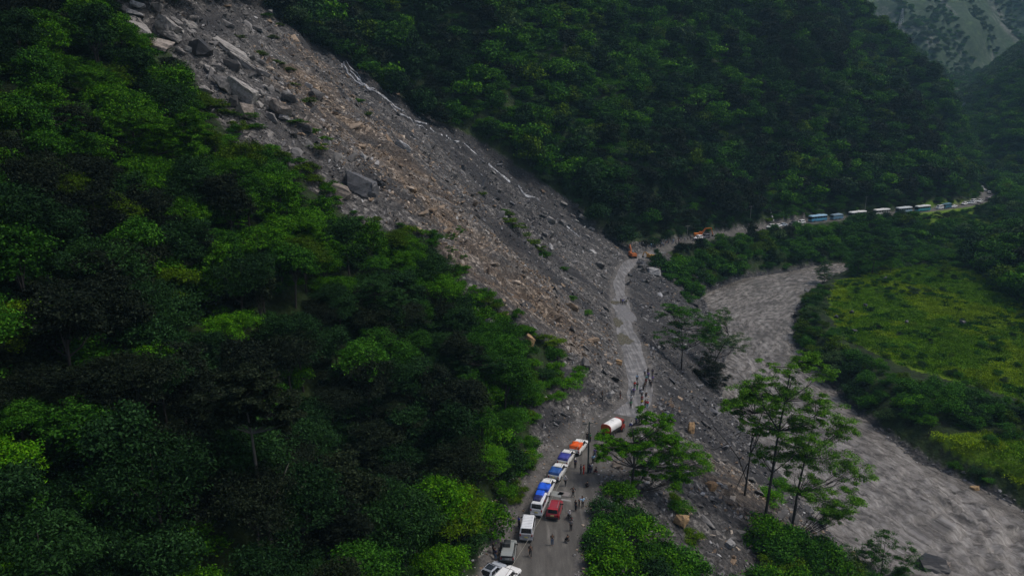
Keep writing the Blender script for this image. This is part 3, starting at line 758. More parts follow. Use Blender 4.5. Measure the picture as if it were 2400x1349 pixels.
# undergrowth on the near flank between the trees and along its rim
under = gather(-215, 40, 45, 262, 4.2, 2.4, 1.6, 38, lambda x, y, u, v, d: side_of(x, y) & (y < YG(x)) & (dist_road(x, y) > 5.5), 0.8, 1.5, 'under', [N_SLIDE], 0.45)
rim = gather(-215, 370, 290, 600, 4.6, 2.4, 1.5, 39, lambda x, y, u, v, d: side_of(x, y) & ((y > YG(x) + 2.5)) & (dist_road(x, y) > 5.5) & ((y < YG(x) + 22) | (dist_road(x, y) < 34)), 0.7, 1.4, 'rim', [N_SLIDE[:48] + [(1430, 545)] ], 0.3)
foot_ = gather(60, 380, 290, 600, 3.6, 2.4, 1.5, 42, lambda x, y, u, v, d: side_of(x, y) & (dist_road(x, y) > 4.4) & (dist_road(x, y) < 24), 0.6, 1.3, 'rim', [])
carpet = gather(-215, 480, 300, 860, 5.4, 2.4, 1.5, 43, lambda x, y, u, v, d: side_of(x, y) & ((y > YG(x) + 6) | (x > 45)) & (dist_road(x, y) > 20), 0.9, 1.9, 'rim', [N_SLIDE[:48]])

rgp = np.random.default_rng(77)
LAND = []       # landmarks: (name, x, y)
def landmark(nm, u, v):
    p = hit(u, v); LAND.append((nm, p[0], p[1]))
for nm, u, v in [('the big pale slab high on the slide', 655, 262), ('the flat brown slab by the rim', 800, 455), ('the layered outcrop at the upper left', 370, 90), ('the pale rocks at the forest edge', 1150, 760),
                 ('the orange tarped pickup', 1355, 1045), ('the silver minibus', 1237, 1240), ('the shaded hollow', 700, 1000), ('the tanker lorry', 1440, 1000), ('the plain white roofed car', 1187, 1345),
                 ('the lower left corner', 60, 1300), ('the edge of the dark thicket', 150, 750), ('the four slim stems', 400, 470), ('the upper left corner', 60, 60), ('the waterfall on the slide', 830, 170),
                 ('the orange digger on the road', 1635, 560), ('the roadside waterfall', 1812, 525), ('the foremost blue bus', 1913, 520), ('the road bend', 2300, 470), ('the river bend', 1660, 695), ('the bare dead tree', 1745, 1150),
                 ('the river boulder', 1950, 1225), ('the meadow tree', 2045, 640), ('the lower meadow', 2350, 1100), ('the muddy gap in the road', 1460, 740), ('the top of the wooded ridge', 1500, 60), ('the middle of the wooded ridge', 1700, 250),
                 ('the foot of the wooded ridge', 1350, 440), ('the hazy valley crest', 2090, 120), ('the recess behind the road', 1700, 500), ('the mouth of the far valley', 2280, 390)]:
    landmark(nm, u, v)
ORD = ['first', 'second', 'third', 'fourth', 'fifth', 'sixth', 'seventh', 'eighth', 'ninth', 'tenth', 'eleventh', 'twelfth', 'thirteenth', 'fourteenth', 'fifteenth', 'sixteenth', 'seventeenth', 'eighteenth', 'nineteenth', 'twentieth']
TENS = ['', '', 'twenty', 'thirty', 'forty', 'fifty', 'sixty', 'seventy', 'eighty', 'ninety']
def rank_labels(items, use=None):
    """items: [(object, description, x, y)] -> each gets the nearest landmark and its rank from it as a label"""
    L = [l for l in LAND if use is None or l[0] in use]; groups = {}
    for o, desc, x, y in items:
        dd = [math.hypot(x - l[1], y - l[2]) for l in L]; k = int(np.argmin(dd))
        groups.setdefault((desc, k), []).append((dd[k], o))
    for (desc, k), lst in groups.items():
        lst.sort(key=lambda q: q[0])
        for n, (d, o) in enumerate(lst):
            w = '' if n == 0 else (ORD[n] + ' ' if n < 20 else TENS[min((n + 1) // 10, 9)] + ('-' + ORD[(n + 1) % 10 - 1] if (n + 1) % 10 else 'th') + ' ')
            w = w.replace('tyth', 'tieth')
            o['label'] = f'{desc}, {w}nearest {L[k][0]}'

GROUPN = {'flank': 'trees on the wooded flank left of the slide', 'ridge': 'trees on the wooded ridge behind the slide', 'strip': 'trees between road and river', 'hillR': 'trees on the hill right of the meadow', 'vale': 'trees up the valley'}
SHRUBG = {'bank': 'shrubs on the right river bank', 'edge': 'shrubs below the road by the river bend', 'low': 'shrubs on the slope under the road', 'under': 'undergrowth on the left flank', 'rim': 'shrubs along the upper rim of the slide'}
def form(sc): return 'small' if sc < 0.72 else ('big' if sc > 1.08 else 'medium sized')
all_t = []
for zone, g in (('flank', flank), ('ridge', ridge), ('strip', strip), ('hillR', hillR), ('vale', valeC)):
    X, Y, Z, sc, u, v, d = g
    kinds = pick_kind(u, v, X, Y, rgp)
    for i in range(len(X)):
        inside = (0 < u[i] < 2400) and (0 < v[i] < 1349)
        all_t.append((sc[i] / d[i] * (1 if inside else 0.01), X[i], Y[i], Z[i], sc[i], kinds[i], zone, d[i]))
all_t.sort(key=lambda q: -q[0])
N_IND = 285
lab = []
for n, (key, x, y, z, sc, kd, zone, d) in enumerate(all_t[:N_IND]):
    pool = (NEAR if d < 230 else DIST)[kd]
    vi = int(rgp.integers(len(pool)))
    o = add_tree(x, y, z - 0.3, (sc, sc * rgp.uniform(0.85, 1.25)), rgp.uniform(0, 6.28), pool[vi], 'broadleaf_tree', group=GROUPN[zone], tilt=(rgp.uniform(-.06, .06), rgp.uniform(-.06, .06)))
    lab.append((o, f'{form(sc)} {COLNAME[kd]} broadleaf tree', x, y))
rank_labels(lab)
rest = all_t[N_IND:]
protos = []; pidx = {}
for kd in DIST:
    for vi, (cm, tm) in enumerate(DIST[kd]): pidx[('D', kd, vi)] = len(protos); protos.append(cm)
for kd in NEAR: 
    for vi, (cm, tm) in enumerate(NEAR[kd]): pidx[('N', kd, vi)] = len(protos); protos.append(cm)
pts, scl, rot, idx = [], [], [], []
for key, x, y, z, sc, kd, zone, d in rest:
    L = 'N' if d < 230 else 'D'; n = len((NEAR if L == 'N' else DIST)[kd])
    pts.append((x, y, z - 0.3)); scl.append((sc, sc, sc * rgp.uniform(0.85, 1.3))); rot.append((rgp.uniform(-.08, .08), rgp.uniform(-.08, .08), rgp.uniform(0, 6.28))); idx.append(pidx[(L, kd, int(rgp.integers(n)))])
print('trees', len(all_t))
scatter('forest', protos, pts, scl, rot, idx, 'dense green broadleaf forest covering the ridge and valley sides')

fringe = gather(90, 330, 85, 400, 5.0, 2.2, 1.2, 45, lambda x, y, u, v, d: in_poly(x, y, RB) & (in_poly(u, v, N_GRASS) | in_poly(u, v, N_GRASS2)) & (fbm(x / 7.0 + 5, y / 7.0, 4) > np.where(poly_dist(u, v, N_GRASS + N_GRASS[:1])[0] < 34, -0.12, 0.24)), 0.25, 0.7, 'bank', [])
all_s = []
strip2 = gather(60, 420, 300, 540, 4.4, 2.5, 1.6, 41, lambda x, y, u, v, d: (~side_of(x, y)) & (~in_poly(x, y, RB)) & (dist_road(x, y) > 4.5) & ~inriv(x, y, 1.2) & (y < 520), 0.7, 1.4, 'edge', NOTR)
for zone, g in (('bank', bank), ('bank', bank2), ('bank', fringe), ('edge', edge), ('edge', strip2), ('low', low), ('under', under), ('rim', rim), ('rim', foot_), ('rim', carpet)):
    X, Y, Z, sc, u, v, d = g; kinds = pick_kind(u, v, X, Y, rgp)
    for i in range(len(X)):
        inside = (0 < u[i] < 2400) and (0 < v[i] < 1349)
        all_s.append((sc[i] / d[i] * (1 if inside and zone not in ('under',) else 0.01), X[i], Y[i], Z[i], sc[i], kinds[i], zone, d[i]))
all_s.sort(key=lambda q: -q[0])
print('shrubs', len(all_s))
lab = []
for key, x, y, z, sc, kd, zone, d in all_s[:120]:
    if zone == 'low' and kd in ('brown',): kd = 'mid'
    o = add_tree(x, y, z - 0.25, (sc, sc * rgp.uniform(0.8, 1.3)), rgp.uniform(0, 6.28), BUSH[kd][int(rgp.integers(2))], 'shrub', cat='shrub', group=SHRUBG[zone])
    lab.append((o, f'{"low" if sc < 1.0 else "tall"} {COLNAME[kd]} shrub', x, y))
rank_labels(lab)
bp = []; bidx = {}
for kd in BUSH:
    for vi, (cm, tm) in enumerate(BUSH[kd]): bidx[(kd, vi)] = len(bp); bp.append(cm)
pts, scl, rot, idx = [], [], [], []
def add_b(x, y, z, sc, kd):
    pts.append((x, y, z - 0.2)); scl.append((sc, sc, sc * rgp.uniform(0.6, 1.2))); rot.append((0, 0, rgp.uniform(0, 6.28))); idx.append(bidx[(kd, int(rgp.integers(2)))])
for key, x, y, z, sc, kd, zone, d in all_s[120:]: add_b(x, y, z, sc, kd)
scatter('undergrowth', bp, pts, scl, rot, idx, 'leafy undergrowth filling the gaps between trees and rocks')

# canopy of the distant ridges, too far away to count
X, Y = jitter_grid(280, 1500, 620, 2000, 10.5, 51); Z = H(X, Y)
u, v, d = project(X, Y, Z + 4)
ok = (u > -60) & (u < 2520) & (v > -120) & (v < 470) & ~side_of(X / S, Y / S) & ((Y > 855) | (X > 540)) & ((Y < 1160) | (fbm(X / 45, Y / 160, 4) > 0.02))
ok &= ~((np.abs(u - 2258) < 14) & (np.abs(v - 250) < 16))
X, Y, Z, d = X[ok], Y[ok], Z[ok], d[ok]
kk = [['grey', 'grey', 'bright', 'grey', 'mid'][int(q)] for q in np.clip((fbm(X / 110, Y / 110, 4) + 0.5 + rgp.uniform(-.25, .25, len(X))) * 5, 0, 4)]
sc = rgp.uniform(0.8, 1.6, len(X)) * np.where(Y > 1160, 0.75, 1.0); print('far', len(X))
scatter('distant_forest', protos[:len([k for k in pidx if k[0] == 'D'])], np.stack([X, Y, Z - 1], 1), np.stack([sc, sc, sc * 0.9], 1), np.stack([0 * X, 0 * X, rgp.uniform(0, 6.28, len(X))], 1),
        [pidx[('D', k, 0)] for k in kk], 'hazy forest on the mountains across the far valley')

# meadow grass and weeds
def turf_proto(sd, n, r, size, mat):
    rg = np.random.default_rng(sd); P = np.stack([rg.normal(0, r, n), rg.normal(0, r, n), rg.uniform(0.02, 0.28, n)], 1)
    Vv, lv = leaves(rg, P, np.array([0, 0, 0.6]) + rg.normal(size=(n, 3)) * 0.6, size, 0.45)
    return mesh_from('turf', Vv, np.arange(len(Vv)).reshape(-1, 4), [LEAF[mat]], {'leaf': ('FLOAT', lv.astype(np.float32))})
M_turf = leaf_mat('meadow_grass_blades', (0.11, 0.18, 0.001), (0.19, 0.30, 0.002), (0.28, 0.38, 0.008)); LEAF['turf'] = M_turf
M_weed = leaf_mat('meadow_weed_leaves', (0.050, 0.13, 0.002), (0.09, 0.20, 0.003), (0.15, 0.28, 0.008)); LEAF['weed'] = M_weed
tp = [turf_proto(1, 260, 0.9, 0.34, 'turf'), turf_proto(2, 260, 0.9, 0.34, 'weed'), turf_proto(3, 200, 0.7, 0.45, 'mid')]
X, Y = jitter_grid(90, 330, 85, 400, 1.9, 61); Z = ground(X, Y); u, v, d = project(X, Y, Z)
x, y = X / S, Y / S
ing = in_poly(u, v, N_GRASS) | in_poly(u, v, N_GRASS2)
verge = (u > 2130) & (u < 2420) & (v > 484) & (v < 545) & (y > 300)
ok = ((ing & in_poly(x, y, RB)) | verge) & frame_ok(u, v, 60, 60)
X, Y, Z = X[ok], Y[ok], Z[ok]
n_ = fbm(X / 20.0, Y / 20.0, 5); k = np.where(n_ > 0.0, 1, 0); k = np.where(rgp.random(len(X)) < np.clip(0.04 + 0.9 * fbm(X / 7.0, Y / 7.0, 3), 0.01, 0.5), 2, k)
sc = rgp.uniform(0.7, 1.5, len(X)); print('turf', len(X))
scatter('grass', tp, np.stack([X, Y, Z], 1), np.stack([sc, sc, sc * rgp.uniform(0.6, 1.8, len(X))], 1), np.stack([0 * X, 0 * X, rgp.uniform(0, 6.28, len(X))], 1), k, 'yellow green meadow grass and weeds on the river terrace')

# low bushes dotted over the meadow
lab = []
for (uu, vv, s_, kd) in [(2140, 690, 1.0, 'grey'), (2040, 730, 0.55, 'dark'), (2300, 815, 0.75, 'mid'), (2330, 800, 0.6, 'mid'), (2215, 640, 0.9, 'olive'), (2250, 690, 0.6, 'mid'), (2120, 720, 0.35, 'dark'), (2255, 752, 0.4, 'dark'), (2110, 785, 0.45, 'dark'), (2370, 765, 0.6, 'olive'),
                         (1990, 700, 0.5, 'olive'), (2180, 770, 0.4, 'olive'), (2385, 860, 0.5, 'mid'), (2230, 835, 0.45, 'olive'), (2320, 1040, 0.8, 'mid'), (2285, 1000, 1.0, 'mid'), (2380, 1020, 0.7, 'olive'), (2075, 815, 0.5, 'mid'), (2340, 880, 0.6, 'mid'), (2010, 680, 0.5, 'mid'),
                         (2230, 880, 0.7, 'dark'), (2160, 860, 0.6, 'dark'), (2300, 910, 0.7, 'olive'), (2350, 950, 0.6, 'dark'), (2390, 945, 0.5, 'olive'), (2260, 905, 0.6, 'mid'), (2060, 770, 0.4, 'brown'), (2180, 800, 0.35, 'brown')]:
    p = hit(uu, vv)
    o = add_tree(p[0], p[1], p[2] - 0.2, s_, rgp.uniform(0, 6), BUSH[kd][0], 'shrub', cat='shrub', group='bushes dotted over the meadow')
    lab.append((o, f'{COLNAME[kd]} bush in the meadow grass', p[0], p[1]))
rank_labels(lab)
# tufts of green that survived on the slide
lab = []
tufts = [(600, 300), (590, 240), (650, 150), (690, 200), (720, 240), (610, 130), (640, 90), (560, 90), (700, 290), (1180, 495), (1195, 520), (1215, 535), (1230, 552), (1250, 570), (1265, 585), (1275, 600), (1320, 630), (1190, 505), (840, 240), (860, 270), (1340, 700), (1370, 735), (1270, 790), (1300, 805),
         (1350, 885), (1330, 905), (1310, 930), (1355, 870), (540, 265), (575, 275), (760, 330), (745, 350), (560, 350), (590, 385), (620, 395), (680, 165), (655, 60), (625, 40), (1130, 455), (1590, 1190), (1620, 1260), (1575, 1170), (1820, 1140), (1805, 1170), (1840, 1150), (780, 520), (820, 530), (700, 380), (650, 365), (590, 300), (735, 310)]
for (uu, vv) in tufts:
    p = hit(uu, vv); s_ = rgp.uniform(0.55, 1.05); kd = 'bright' if rgp.random() < 0.5 else 'olive'
    o = add_tree(p[0], p[1], p[2] - 0.25, (s_ * 1.2, s_ * 0.55), rgp.uniform(0, 6), BUSH[kd][0], 'shrub', cat='shrub', group='green tufts left standing on the slide')
    lab.append((o, f'{COLNAME[kd]} tuft on the rubble', p[0], p[1]))
rank_labels(lab)

# young growth spilling over the left edge of the slide
EDGE = [(480, 235), (500, 275), (545, 340), (600, 355), (640, 368), (700, 405), (760, 462), (810, 505), (870, 535), (960, 548), (1030, 600), (1085, 690), (1150, 725), (1215, 775), (1275, 800), (1300, 870), (1285, 925), (1245, 950), (1240, 1040), (1225, 1120), (1195, 1190)]
lab = []; rge = np.random.default_rng(12)
for k in range(95):
    i = int(rge.integers(len(EDGE) - 1)); t = rge.random(); f_ = 1.0 if EDGE[i][1] < 760 else 0.45
    uu = EDGE[i][0] * (1 - t) + EDGE[i + 1][0] * t + rge.uniform(-12, 34) * f_; vv = EDGE[i][1] * (1 - t) + EDGE[i + 1][1] * t - rge.uniform(-18, 16) * f_
    p = hit(uu, vv); s_ = rge.uniform(0.35, 0.95); kd = ['bright', 'bright', 'mid', 'olive'][int(rge.integers(4))]
    o = add_tree(p[0], p[1], p[2] - 0.2, (s_, s_ * rge.uniform(.6, 1.1)), rge.uniform(0, 6), BUSH[kd][int(rge.integers(2))], 'shrub', cat='shrub', group='shrubs spilling over the left slide edge')
    lab.append((o, f'{"small" if s_ < .65 else "larger"} {COLNAME[kd]} rim shrub', p[0], p[1]))
rank_labels(lab)
# ---------------------------------------------------------------- rock
def rock_mat(name, stops, rough=0.85):
    m, nt, b = new_mat(name)
    tc = nt.nodes.new('ShaderNodeTexCoord').outputs['Object']; oi = nt.nodes.new('ShaderNodeObjectInfo')
    base = ramp(nt, oi.outputs['Random'], stops)
    n = noise(nt, 1.6, 7, 0.65, vec=tc); lay = noise(nt, 1.0, 5, 0.6, vec=tc, stretch=(0.6, 0.6, 5.0))
    c = mix(nt, 1.0, base, ramp(nt, n, [(0.3, 0.5), (0.7, 1.4)]), 'MULTIPLY')
    c = mix(nt, ramp(nt, lay, [(0.5, 0.0), (0.62, 0.5)]), c, mix(nt, 0.6, c, (0.04, 0.035, 0.03)))
    nt.links.new(c, b.inputs['Base Color']); set_in(b, Roughness=rough); bump(nt, b, mix(nt, 0.5, n, lay), 0.15, 0.7)
    return m
M_rock = {'grey': rock_mat('grey_shale', [(0.0, (0.055, 0.053, 0.054)), (0.5, (0.13, 0.124, 0.12)), (0.86, (0.21, 0.20, 0.195)), (1.0, (0.42, 0.41, 0.41))]),
          'tan': rock_mat('rusty_shale', [(0.0, (0.09, 0.06, 0.04)), (0.5, (0.22, 0.155, 0.10)), (0.85, (0.32, 0.24, 0.17)), (1.0, (0.50, 0.42, 0.34))]),
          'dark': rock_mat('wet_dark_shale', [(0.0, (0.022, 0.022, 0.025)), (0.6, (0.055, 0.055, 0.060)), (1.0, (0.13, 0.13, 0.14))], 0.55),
          'pale': rock_mat('pale_fresh_stone', [(0.0, (0.26, 0.255, 0.25)), (1.0, (0.46, 0.455, 0.46))]),
          'slab': rock_mat('brownish_slab_stone', [(0.0, (0.20, 0.165, 0.14)), (1.0, (0.30, 0.26, 0.23))]),
          'ledge': rock_mat('layered_pale_shale', [(0.0, (0.14, 0.13, 0.125)), (1.0, (0.34, 0.32, 0.30))]),
          'rust': rock_mat('rust_stained_stone', [(0.0, (0.30, 0.17, 0.08)), (1.0, (0.42, 0.29, 0.15))])}
def hull_rock(seed, sx, sy, sz, n=16, mat='grey', blunt=0.35):
    rg = np.random.default_rng(seed); bm = bmesh.new()
    P = rg.uniform(-1, 1, (n, 3)); P /= np.maximum(np.abs(P).max(1), 1e-6)[:, None] ** (1 - blunt) ; P *= rg.uniform(0.85, 1.0, (n, 1))
    for p in P: bm.verts.new((p[0] * sx, p[1] * sy, p[2] * sz))
    r = bmesh.ops.convex_hull(bm, input=bm.verts)
    bmesh.ops.delete(bm, geom=[v for v in bm.verts if not v.link_faces], context='VERTS')
    me = bpy.data.meshes.new('rock'); bm.to_mesh(me); bm.free(); me.materials.append(M_rock[mat]); return me
RK = {k: [hull_rock(10 * q + j, 0.62, 0.45, 0.24, 13, k) for j in range(4)] for q, k in enumerate(('grey', 'tan', 'dark', 'pale'))}
# loose stones by the thousand
rk_protos = []; rki = {}
for k in RK:
    for j, me_ in enumerate(RK[k]): rki[(k, j)] = len(rk_protos); rk_protos.append(me_)
rs = np.random.default_rng(5)
def sample_mask(step, x0, x1, y0, y1, sd):
    X, Y = jitter_grid(x0, x1, y0, y1, step, sd)
    i = np.clip(np.searchsorted(xs, X), 0, len(xs) - 1); j = np.clip(np.searchsorted(ys, Y), 0, len(ys) - 1)
    return X, Y, ground(X, Y), m1[i, j], m2[i, j]
P_, S_, R_, I_ = [], [], [], []
big = []
def stones(step, smin, smax, power, sd, dens, x0=-120, x1=135, y0=66, y1=335):
    X, Y, Z, a, b = sample_mask(step, x0, x1, y0, y1, sd)
    u, v, d = project(X, Y, Z)
    ok = (a[:, 0] > 0.5) & (b[:, 0] < 0.25) & frame_ok(u, v, 40, 60) & ~inriv(X / S, Y / S, -1) & (d > 60)
    patch = fbm(X / 9.0, Y / 5.0, 3)
    ok &= rs.random(len(X)) < np.clip(dens * (1.0 + 1.8 * patch), 0.03, 1)
    X, Y, Z, a, b, d, u, v = X[ok], Y[ok], Z[ok], a[ok], b[ok], d[ok], u[ok], v[ok]
    sc = smin + (smax - smin) * rs.random(len(X)) ** power
    tanf = a[:, 2] + 0.35 * fbm(X / 16.0, Y / 3.5, 3)
    r = rs.random(len(X))
    for i in range(len(X)):
        k = 'tan' if tanf[i] + 0.5 * (r[i] - 0.5) > 0.36 else 'grey'
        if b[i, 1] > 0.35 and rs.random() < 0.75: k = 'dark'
        if rs.random() < 0.035: k = 'pale'
        j = int(rs.integers(4))
        t = (X[i], Y[i], Z[i] + 0.05 * sc[i], sc[i], k, j, d[i], u[i], v[i])
        if sc[i] > 1.15: big.append(t)
        else:
            P_.append(t[:3]); S_.append((sc[i] * rs.uniform(0.8, 1.5), sc[i] * rs.uniform(0.7, 1.2), sc[i] * rs.uniform(0.7, 1.6))); R_.append((rs.uniform(-.5, .5), 0.55 + rs.uniform(-.5, .5) if X[i] < 30 else 0.35 + rs.uniform(-.5, .5), rs.uniform(0, 6.28))); I_.append(rki[(k, j)])
stones(0.9, 0.25, 0.8, 1.5, 81, 0.6)
stones(2.2, 0.6, 1.25, 1.8, 82, 0.55)
stones(5.0, 1.1, 3.0, 2.0, 83, 0.8)
# blocks along the shaded river edges
X, Y = jitter_grid(60, 330, 78, 400, 1.5, 84); Z = ground(X, Y); x, y = X / S, Y / S
rdd, _, _ = poly_dist(x, y, RIV + RIV[:1]); ins = in_poly(x, y, RIV); u, v, d = project(X, Y, Z)
ok = (((~ins) & (rdd < 2.6)) | (ins & (rdd < 0.8))) & frame_ok(u, v, 30, 30) & (rs.random(len(X)) < np.where(v > 1000, 0.75, 0.4))
for i in np.where(ok)[0]:
    s_ = rs.uniform(0.4, 1.5) * (1.3 if rs.random() < 0.1 else 0.8); P_.append((X[i], Y[i], Z[i] + 0.1)); S_.append((s_, s_ * 0.9, s_ * 1.2)); R_.append((rs.uniform(-.4, .4), rs.uniform(-.4, .4), rs.uniform(0, 6.28))); I_.append(rki[('dark' if rs.random() < 0.6 else 'grey', int(rs.integers(4)))])
X, Y, Z, a, b = sample_mask(0.8, -10, 60, 66, 150, 91); u, v, d = project(X, Y, Z)
k_ = np.array([int(np.argmin((RS[:, 0] - X[i]) ** 2 + (RS[:, 1] - Y[i]) ** 2)) for i in range(len(X))]); off_ = np.hypot(RS[k_, 0] - X, RS[k_, 1] - Y); hwk = hwr[k_]
ok = frame_ok(u, v, 20, 30) & (off_ > hwk - 1.2) & (off_ < hwk + 4.5) & (rs.random(len(X)) < np.clip((off_ - hwk + 1.6) / 3.0, 0.05, 0.8))
for i in np.where(ok)[0]:
    s_ = rs.uniform(0.12, 0.5) ** 1.0; P_.append((X[i], Y[i], max(Z[i], 0.03) + 0.02)); S_.append((s_, s_, s_ * 1.2)); R_.append((0, 0, rs.uniform(0, 6.28))); I_.append(rki[(['grey', 'tan', 'grey', 'pale'][int(rs.integers(4))], int(rs.integers(4)))])
print('stones', len(P_), 'big', len(big))
big.sort(key=lambda t: -t[3] / t[6])
for t in big[270:]:
    P_.append(t[:3]); S_.append((t[3], t[3], t[3])); R_.append((rs.uniform(-.4, .4), 0.5, rs.uniform(0, 6.28))); I_.append(rki[(t[4], t[5])])
scatter('scree', rk_protos, P_, S_, R_, I_, 'loose grey and rusty stones covering the landslide')
RCOL = {'grey': 'grey', 'tan': 'rusty tan', 'dark': 'dark wet', 'pale': 'pale'}
lab = []
for t in big[:270]:
    x, y, z, sc, k, j, d, u, v = t
    o = link('rock', RK[k][j], loc=(x, y, z + 0.08 * sc), cat='rock', group='loose blocks on the landslide')
    o.scale = (sc * rs.uniform(0.8, 1.4), sc * rs.uniform(0.8, 1.2), sc * rs.uniform(0.7, 1.3)); o.rotation_euler = (rs.uniform(-.4, .4), (0.55 if x < 30 else 0.3) + rs.uniform(-.4, .4), rs.uniform(0, 6.28))
    lab.append((o, f'{"large" if sc > 1.9 else "smaller"} {RCOL[k]} block', x, y))
rank_labels(lab)

# the blocks that one would point at
def boulder(u, v, wpx, hpx, mat, label, seed, yaw=0.0, tilt=0.0, depth=0.8, sink=0.15, roll=0.0, n=18, name='boulder', zoff=0.0):
    p = hit(u, v + hpx * 0.3); d = project(p[0], p[1], p[2])[2]; k = d / FPX
    sx = wpx * k / 2; sz = hpx * k / 2
    me = hull_rock(seed, sx, sx * depth, sz, n, mat, 0.25)
    bmx = bmesh.new(); bmx.from_mesh(me); bmesh.ops.subdivide_edges(bmx, edges=bmx.edges, cuts=2, use_grid_fill=True)
    rg = np.random.default_rng(seed)
    for vt in bmx.verts: vt.co += Vector(rg.normal(0, 0.016 * (sx + sz), 3)) + Vector((0, 0, 1)) * 0.10 * sz * math.sin(vt.co.z / sz * 9 + seed)
    bmx.to_mesh(me); bmx.free(); me.name = name
    o = link(name, me, loc=(p[0], p[1], p[2] + sz * (1 - 2 * sink) + zoff), label=label, cat='boulder'); o.rotation_euler = (roll, tilt, yaw)
    return o
boulder(657, 262, 62, 38, 'slab', 'big pale brown slab with a flat face, high on the slide', 1, 0.3, 0.55, 0.5, 0.1)
boulder(800, 452, 58, 36, 'slab', 'flat brown slab lying beside the green rim of trees', 2, -0.2, 0.45, 0.6, 0.15)
boulder(945, 342, 44, 22, 'pale', 'pale grey slab alone in the middle of the upper slide', 3, 0.2, 0.5, 0.5)
boulder(560, 215, 92, 46, 'ledge', 'long tilted grey outcrop below the layered cliff', 4, 0.1, 0.55, 0.5, 0.2)
boulder(520, 195, 60, 40, 'grey', 'squat grey block at the left end of the long outcrop', 14, 0.5, 0.35, 0.7, 0.2)
boulder(575, 262, 54, 36, 'slab', 'brownish angular block under the long tilted outcrop', 5, 0.9, 0.2, 0.6)
boulder(545, 240, 26, 34, 'grey', 'upright grey splinter left of the brownish angular block', 15, 0.2, 0.1, 0.5)
boulder(545, 120, 110, 26, 'ledge', 'long pale ledge running down from the upper cliff', 6, 0.05, 0.6, 0.4, 0.3)
boulder(572, 150, 96, 26, 'ledge', 'second pale ledge just under the long upper ledge', 16, 0.05, 0.6, 0.4, 0.3)
boulder(400, 62, 70, 50, 'ledge', 'tall layered grey cliff block at the upper left', 7, 0.4, 0.25, 0.7, 0.25)
boulder(330, 68, 70, 30, 'ledge', 'low layered ledge left of the tall cliff block', 8, 0.2, 0.3, 0.7, 0.25)
boulder(368, 20, 30, 28, 'grey', 'rounded grey block above the layered cliff', 9, 0.2, 0.2, 0.8)
boulder(325, 14, 36, 16, 'pale', 'flat pale plate at the very top of the slide', 10, 0.2, 0.3, 0.8)
boulder(318, 34, 44, 18, 'pale', 'flat pale plate below the topmost plate', 17, 0.4, 0.3, 0.8)
boulder(365, 100, 80, 26, 'slab', 'brownish ledge at the foot of the layered cliff', 18, 0.1, 0.35, 0.6, 0.2)
boulder(470, 110, 60, 46, 'dark', 'dark shadowed rock face right of the layered cliff', 19, 0.1, 0.4, 0.6, 0.3)  # the shadow on this face is put into its dark stone colour
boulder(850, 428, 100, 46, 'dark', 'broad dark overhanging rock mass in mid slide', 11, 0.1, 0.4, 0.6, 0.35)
for q, (u, v, w, h, lb) in enumerate([(1085, 712, 30, 16, 'pale stone at the left of the row by the forest edge'), (1102, 722, 18, 14, 'small pale stone second in the row by the forest edge'), (1118, 733, 22, 18, 'pale rounded stone midway in the row by the forest edge'),
                                      (1147, 754, 28, 20, 'larger whitish stone in the row by the forest edge'), (1163, 772, 28, 22, 'whitish pointed stone at the low end of the row by the trees'), (1070, 716, 14, 12, 'smallest pale stone left of the row by the forest edge'), (1168, 794, 12, 12, 'small pale stone dropped below the whitish pointed one')]):
    boulder(u, v, w, h, 'pale', lb, 30 + q, q, 0.2, 0.8)
boulder(1245, 800, 38, 24, 'rust', 'long rust coloured block above the bright green bush', 40, -0.6, 0.5, 0.4)
boulder(1448, 848, 20, 14, 'rust', 'small orange brown block left of the muddy track', 41, 0, 0.3, 0.6)
boulder(1347, 895, 14, 9, 'pale', 'white stone beside green tufts above the tanker', 42, 0, 0.1, 0.8)
boulder(1618, 1003, 22, 30, 'rust', 'upright tan boulder on the grey scree below the road', 43, 0.5, 0.2, 0.7)
boulder(1596, 1220, 36, 34, 'rust', 'big rust stained boulder in the lower scree', 44, 0.8, 0.2, 0.8)
boulder(1668, 1138, 28, 20, 'rust', 'brown boulder midway down the lower scree', 45, 0.3, 0.1, 0.8)
boulder(1645, 1155, 16, 10, 'pale', 'flat pale stone left of the brown boulder in the scree', 46, 0, 0.1, 0.8)
boulder(1712, 1276, 24, 20, 'pale', 'rounded whitish boulder at the lower end of the scree', 47, 0.6, 0, 0.9)
boulder(1443, 1088, 24, 18, 'slab', 'light brown block by the road under the spreading tree', 48, 0.2, 0, 0.8)
boulder(1950, 1215, 48, 44, 'dark', 'big dark smooth boulder at the water edge', 49, 0.5, 0.2, 0.9, 0.2, zoff=1.0)
boulder(1600, 1210, 14, 16, 'grey', 'grey stone leaning on the big rust stained boulder', 60, 0.5, 0.2, 0.9)
boulder(2180, 1338, 74, 50, 'dark', 'broad dark boulder splitting the river at the lower edge', 50, 0.1, 0.1, 0.9, 0.3, zoff=1.5)
boulder(2210, 1345, 34, 24, 'slab', 'brown slab leaning on the broad dark river boulder', 51, 0.6, 0.4, 0.6, 0.2, zoff=2.0)
boulder(2282, 1146, 26, 18, 'rust', 'yellowish boulder on the right river bank', 52, 0.2, 0, 0.8, 0.1)
boulder(1778, 659, 14, 9, 'pale', 'pale stone on the shaded far river bank', 53, 0.2, 0, 0.8, 0.1)
boulder(1532, 636, 40, 18, 'grey', 'long grey boulder beside the muddy track by the cliff', 54, 0.3, 0.2, 0.5)
boulder(1505, 625, 26, 14, 'grey', 'grey boulder just left of the long one by the cliff', 55, 0.8, 0.1, 0.7)
boulder(1562, 968, 12, 26, 'pale', 'thin pale splinter of rock on the grey slope', 56, -0.5, 0.5, 0.3)
